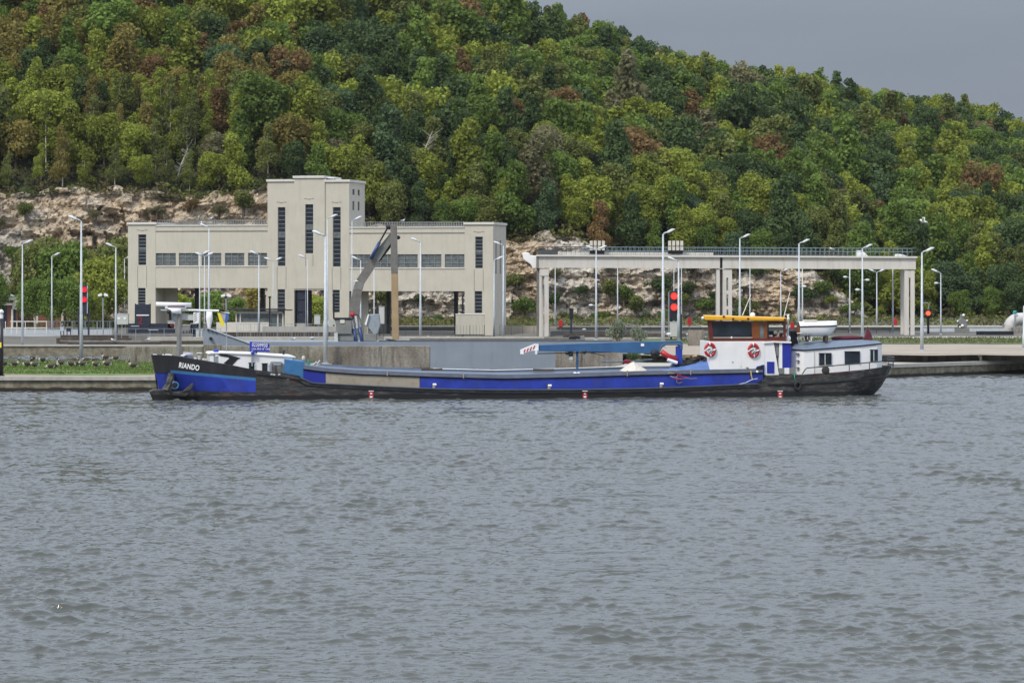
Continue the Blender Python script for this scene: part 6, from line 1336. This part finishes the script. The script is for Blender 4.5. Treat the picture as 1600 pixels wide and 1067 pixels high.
# ------------------------------------------------------------------ loose things on the barge
for x, y, lab in ((1109.5, 546.5, 'red and white lifebuoy nearer the bow on the white wheelhouse base'), (1177.5, 547.5, 'red and white lifebuoy nearer the stern on the white wheelhouse base')):
    P = hp(x, y, .82); r = empty('lifebuoy', Matrix.Rotation(HF.a, 4, 'Z')@P+Vector((HF.o[0], HF.o[1], 0)), lab, 'lifebuoy', 'lifebuoys on the wheelhouse', HF.a)
    MB().torus((0, 0, 0), .56, .16, M['red'], nu=32, nv=10, sx=.95, sz=1.12, mfun=lambda t: M['whitep'] if min(abs(t-a) for a in (0, .25, .5, .75, 1)) < .022 else M['red']).build('ring', r, True)
    mb = MB(); mb.tube([(-.55, -.12, .02), (0, -.14, .25), (.1, -.14, -.1), (.5, -.12, -.05)], .07, M['whitep'], 6); mb.tube([(-.2, -.1, -.3), (.15, -.12, .1), (.05, -.12, -.4)], .09, M['whitep'], 6); mb.ball((0, 0, 0), (.3, .06, .34), M['tin'], 12, 6); mb.build('line_coil', r, True)
def hw(name, label, cat, x, y, w): P = hp(x, y, w); return empty(name, Matrix.Rotation(HF.a, 4, 'Z')@P+Vector((HF.o[0], HF.o[1], 0)), label, cat, None, HF.a)
r = hw('tyre', 'black tyre fender hanging on the hull aft of the white base', 'tyre', 1246.5, 603, -.22); MB().torus((0, 0, 0), .36, .17, M['blackr'], nu=20, sx=.85, sz=1.1).build('tread', r, True); MB().tube([(-.15, .05, .4), (-.35, .1, .9), (-.3, .2, 1.35)], .06, M['green'], 6).build('rope', r, True)
r = hw('fender', 'round dark fender hanging at the aft cabin rail', 'fender', 1290, 578.5, .05); MB().ball((0, 0, 0), (.45, .2, .5), M['roped'], 14, 9).build('ball', r, True); MB().tube([(0, 0, .45), (0, .05, .9)], .03, M['rope'], 5).build('line', r)
# dinghy
def dinghy():
    r = hw('dinghy', 'small white dinghy upright on the aft cabin roof', 'dinghy', 1276, 516, 2.6); k = .0715; mb = MB(); rws = []; n = 16
    for i in range(n+1):
        t = i/n; x = (-26+55*t)*k; bw = .78*(1-max(0, (t-.55)/.45)**2.2)*(.92+.08*min(1, t*5)); zt = .36+.04*math.sin(t*3)-.0+.16*max(0, t-.6); zk = -.62+.5*max(0, (t-.62)/.38)**2+.25*max(0, .2-t)
        xo = .0 if t < .9 else 0; row = []
        for a, b, zf in ((-1, 1, 1), (-.98, 1, .82), (-.92, 1, .4), (-.6, 1, .12), (0, 1, 0), (.6, 1, .12), (.92, 1, .4), (.98, 1, .82), (1, 1, 1)): row.append((x-(1-zf)*.35*max(0, t-.7)/.3, a*bw, zk+(zt-zk)*zf))
        rws.append(row)
    mb.grid([q[::-1] for q in rws], lambda i, j: M['whitep']); e = len(mb.v); mb.v += rws[0]; mb.face(list(range(e, e+9)), M['wood']); mb.build('hull', r, True); r.scale = (1.12, 1, 1.12)
    mb = MB(); rw = []
    for q in rws: a, b = Vector(q[0]), Vector(q[-1]); rw.append([a, a*.75+b*.25+Vector((0, 0, .42)), a*.5+b*.5+Vector((0, 0, .5)), a*.25+b*.75+Vector((0, 0, .42)), b])
    mb.grid([q[::-1] for q in rw], M['whitep']); mb.build('cover', r, True); MB().box((-1.35, -.4, .75), (.0, .4, 1.02), M['cloth_w']).build('hatch', r, bevel=.06)
    MB().tube([q[0] for q in rws], .075, M['black'], 6).build('gunwale', r, True); MB().tube([q[-1] for q in rws], .05, M['navy'], 6).build('gunwale', r, True)
    for x in (-1.0, .9): MB().box((x-.12, -.6, -1.15), (x+.12, .6, -.55), M['timber']).build('chock', r)
    MB().prism([(-1.95, -.25), (-1.75, -.28), (-1.7, .3), (-1.95, .3)], -.5, .5, M['wood']).build('transom', r)
dinghy()
r = hw('deck_chairs', 'folded white tubular frames beneath the dinghy stern', 'frames', 1259, 527, 2.0); mb = MB()
for i in range(5): x = -.9+i*.38; mb.tube([(x, 0, .45), (x-.06, 0, -.1), (x+.1, .1, -.5)], .045, M['whitep'], 6)
mb.tube([(-1.0, 0, .45), (.75, 0, .48), (.65, 0, -.35), (.35, 0, -.45)], .05, M['whitep'], 6); mb.build('tubes', r, True)
r = hw('rolled_awning', 'long dark red rolled awning on the aft cabin roof', 'awning', 1322, 528, 3.4); MB().tube([(-1.6, 0, -.05), (-.5, 0, 0), (.7, 0, .03), (1.9, 0, -.02)], [.2, .25, .25, .18], M['dred'], 8).build('roll', r, True); MB().box((-1.2, -.3, -.75), (1.4, .3, -.22), M['roofgrey']).build('support', r)
r = hw('flag', 'dark red drooping flag at the stern end of the cabin roof', 'flag', 1355, 532, 3.6); mb = MB(); mb.prism([(-.55, -.05), (.6, -.02), (.45, .8), (.05, 1.35), (-.05, 1.3), (-.25, .6)], -.1, .12, M['dred']); mb.build('cloth', r, bevel=.05); MB().tube([(-.5, 0, -.6), (.05, 0, 1.6)], .035, M['timber'], 5).build('staff', r)
r = hw('folded_tarp', 'pale green folded sheet lying on the aft cabin roof', 'sheet', 1326, 535, 2.5); mb = MB(); P = [[(-1.9+.38*i, -.5+.35*j, -.12+.14*noise.noise(Vector((i*.8, j*.9, 1)))+.1*j) for j in range(4)] for i in range(11)]
mb.grid([list(q) for q in zip(*P)], lambda i, j: M['mute'] if (i+j) % 3 else M['green']); mb.build('sheet', r, True)
# ------------------------------------------------------------------ geese and gulls
def goose(pose, name='goose'):
    r = empty(name, (0, 0, 0)); P = {'up': [(-.55, .42, .03, 'k'), (-.48, .42, .09, 'w'), (-.38, .40, .15, 'w'), (-.28, .41, .19, 'b'), (-.1, .42, .225, 'b'), (.1, .43, .22, 'b'), (.24, .46, .18, 'c'), (.32, .53, .12, 'c'), (.36, .61, .07, 'k'), (.36, .73, .05, 'k'), (.35, .84, .048, 'k'), (.37, .9, .07, 'w2'), (.43, .9, .055, 'k'), (.5, .885, .03, 'k'), (.55, .88, .012, 'k')],
         'graze': [(-.55, .46, .03, 'k'), (-.48, .45, .09, 'w'), (-.38, .43, .15, 'w'), (-.28, .42, .19, 'b'), (-.1, .42, .225, 'b'), (.1, .41, .22, 'b'), (.24, .38, .18, 'c'), (.33, .32, .12, 'c'), (.42, .25, .065, 'k'), (.5, .17, .048, 'k'), (.55, .1, .05, 'k'), (.58, .06, .06, 'w2'), (.62, .03, .04, 'k'), (.66, .01, .012, 'k')],
         'sit': [(-.5, .17, .03, 'k'), (-.43, .17, .09, 'w'), (-.33, .18, .14, 'w'), (-.22, .19, .18, 'b'), (-.05, .2, .2, 'b'), (.12, .2, .19, 'b'), (.24, .24, .15, 'c'), (.3, .31, .1, 'c'), (.33, .39, .06, 'k'), (.33, .48, .048, 'k'), (.34, .54, .06, 'w2'), (.4, .54, .045, 'k'), (.48, .53, .015, 'k')]}[pose]
    cm = {'k': 'gblack', 'w': 'gwhite', 'b': 'gbody', 'c': 'gbreast', 'w2': 'gwhite'}; mb = MB(); n = 10; k0 = 0
    for i, (x, z, q, c) in enumerate(P):
        a = P[max(0, i-1)]; b = P[min(len(P)-1, i+1)]; t = Vector((b[0]-a[0], 0, b[1]-a[1])).normalized(); nn = Vector((-t.z, 0, t.x))
        for j in range(n): an = 2*math.pi*j/n; v = Vector((x, 0, z))+nn*q*math.cos(an)+Vector((0, 1, 0))*q*.9*math.sin(an); mb.v.append(tuple(v))
    for i in range(len(P)-1):
        for j in range(n):
            q = (j+1) % n; c = P[i][3]
            if c == 'w' and j in (0, 1, 9): c = 'b'
            if c == 'w2' and j in (0, 9, 1): c = 'k'
            mb.face([i*n+q, i*n+j, (i+1)*n+j, (i+1)*n+q], M[cm[c]])
    mb.face(list(range(n)), M['gblack']); mb.build('body', r, True)
    for s in (-1, 1): MB().ball((-.1, s*.17, P[4][1]+.04), (.34, .06, .14), M['gbody'], 10, 6).build('wing', r, True)
    if pose != 'sit':
        for s in (-1, 1): MB().tube([(.0, s*.08, .26), (.01, s*.08, .02), (.1, s*.08, .01)], [.03, .016, .02], M['gblack'], 5).build('leg', r)
    return r
G = [(7, 573, 'graze', 1), (24, 574, 'up', 1), (43, 574.5, 'up', -1), (54, 575.5, 'up', 0), (52, 564.5, 'graze', 1), (67, 567, 'graze', 1), (78, 577.5, 'graze', 0), (86, 576.5, 'up', 1), (95, 572.5, 'up', 0), (112, 573.5, 'graze', 1), (120, 572.5, 'graze', 0), (129, 574, 'up', 0), (117.5, 564, 'sit', 1), (134, 564, 'sit', 0), (149, 564, 'sit', 0), (165, 563.5, 'up', 0), (180.5, 564, 'graze', 0), (150, 575, 'up', 0), (167, 573.8, 'up', 0), (208, 576.5, 'up', 0)]
GL = ['grazing goose cut by the black post at the left edge', 'upright goose second from the left in the front row', 'goose facing right just left of the upright pair', 'upright goose standing fourth in the front row', 'pale grazing goose in the back row, first from the left', 'brown goose bending down in the back row', 'grazing goose, nearest to the water left of the tall lamp', 'goose with raised neck among the nearest trio', 'rightmost raised head of the trio left of the tall lamp', 'grazing goose directly left of the tall lamp foot', 'goose with white rump touching the tall lamp foot', 'goose just right of the tall lamp foot in front', 'goose resting behind the tall lamp foot, left side', 'goose resting right behind the tall lamp', 'second resting goose right of the tall lamp', 'upright goose in the back row left of the wall', 'grazing goose at the back beside the concrete wall', 'long necked goose in the front right of the tall lamp', 'goose beside it facing left, second last of the front row', 'lone goose nearest the bow in front of the concrete wall']
protos = {}
for (px, y, pose, dr), lab in zip(G, GL):
    D = dof(y, 1.74); root = goose(pose) if pose not in protos else copy_tree(protos[pose]); protos.setdefault(pose, root)
    root.location = (gx(px, D), D, 1.70); rz = (0 if dr == 1 else math.pi) if dr in (0, 1) else 0
    root.rotation_euler = (0, 0, rz+random.uniform(-.45, .45)); s = 1.25 if pose != 'up' else 1.35; root.scale = (s, s, s); tag(root, lab, 'goose', 'geese on the near quay')
def gull(fly=False):
    r = empty('gull', (0, 0, 0)); mb = MB(); mb.tube([(-.32, 0, .14), (-.15, 0, .17), (.05, 0, .2), (.17, 0, .27), (.22, 0, .34), (.3, 0, .33)], [.02, .08, .11, .08, .06, .02], M['gull'], 8); mb.build('body', r, True)
    if fly:
        for s in (-1, 1): mb = MB(); mb.prism([(0, 0), (.22, .02), (.16, .5), (.0, .45)], 0, .03, M['gull']); o = mb.build('wing', r); o.location = (-.08, s*.05, .2); o.rotation_euler = (R(-50*s), 0, R(10))
    else:
        for s in (-1, 1): MB().ball((-.1, s*.09, .2), (.24, .03, .09), M['gullgrey'], 8, 5).build('wing', r, True); MB().tube([(0, s*.04, .12), (0, s*.04, 0)], .012, M['beak'], 4).build('leg', r)
    MB().tube([(.27, 0, .33), (.37, 0, .31)], [.02, .006], M['beak'], 5).build('beak', r); return r
g0 = gull(); first = True
for px, y, D, lab in ((313.7, 350, 581, 'white gull left one on the roof railing of the left wing'), (328.5, 344.5, 580, 'white gull perched higher on the left wing railing'), (629.5, 347, 577, 'white gull on the railing of the right wing'), (177, 534, 490, 'white gull on the basin edge left of the number board'), (231, 533.5, 489, 'larger white gull on the basin edge under the number board'), (458, 532.5, 498, 'white gull on the basin edge behind the blue board'), (1300, 391.5, 520, 'white gull on the crane bridge deck'), (335, 538.5, 480, 'white gull near the foot of the raised ramp')):
    r = g0 if first else copy_tree(g0); first = False; s = 1.5; r.scale = (s, s, s); r.location = (gx(px, D), D, gzp(y, D)); r.rotation_euler = (0, 0, random.choice((0, math.pi))+random.uniform(-.4, .4)); tag(r, lab, 'gull', 'white gulls around the lock')
r = gull(True); r.location = (gx(1443, 480), 480, gzp(350.5, 480)); r.scale = (2.2, 2.2, 2.2); r.rotation_euler = (0, 0, R(160)); tag(r, 'white gull flying in front of the wooded hill at the right', 'gull', 'white gulls around the lock')
# ------------------------------------------------------------------ thin haze over the whole place
hz, HN, HL, HB = newmat('thin haze'); HN.remove(HB)
pv = HN.new('ShaderNodeVolumePrincipled'); pv.inputs['Color'].default_value = (.86, .91, 1, 1); pv.inputs['Density'].default_value = .00002
HL.new(pv.outputs[0], HN['Material Output'].inputs['Volume'])
o = MB().box((-1600, -60, -2.2), (1600, 1800, 260), hz).build('haze'); tag(o, 'thin bluish haze in the air over the canal and the hill', 'haze', kind='stuff')
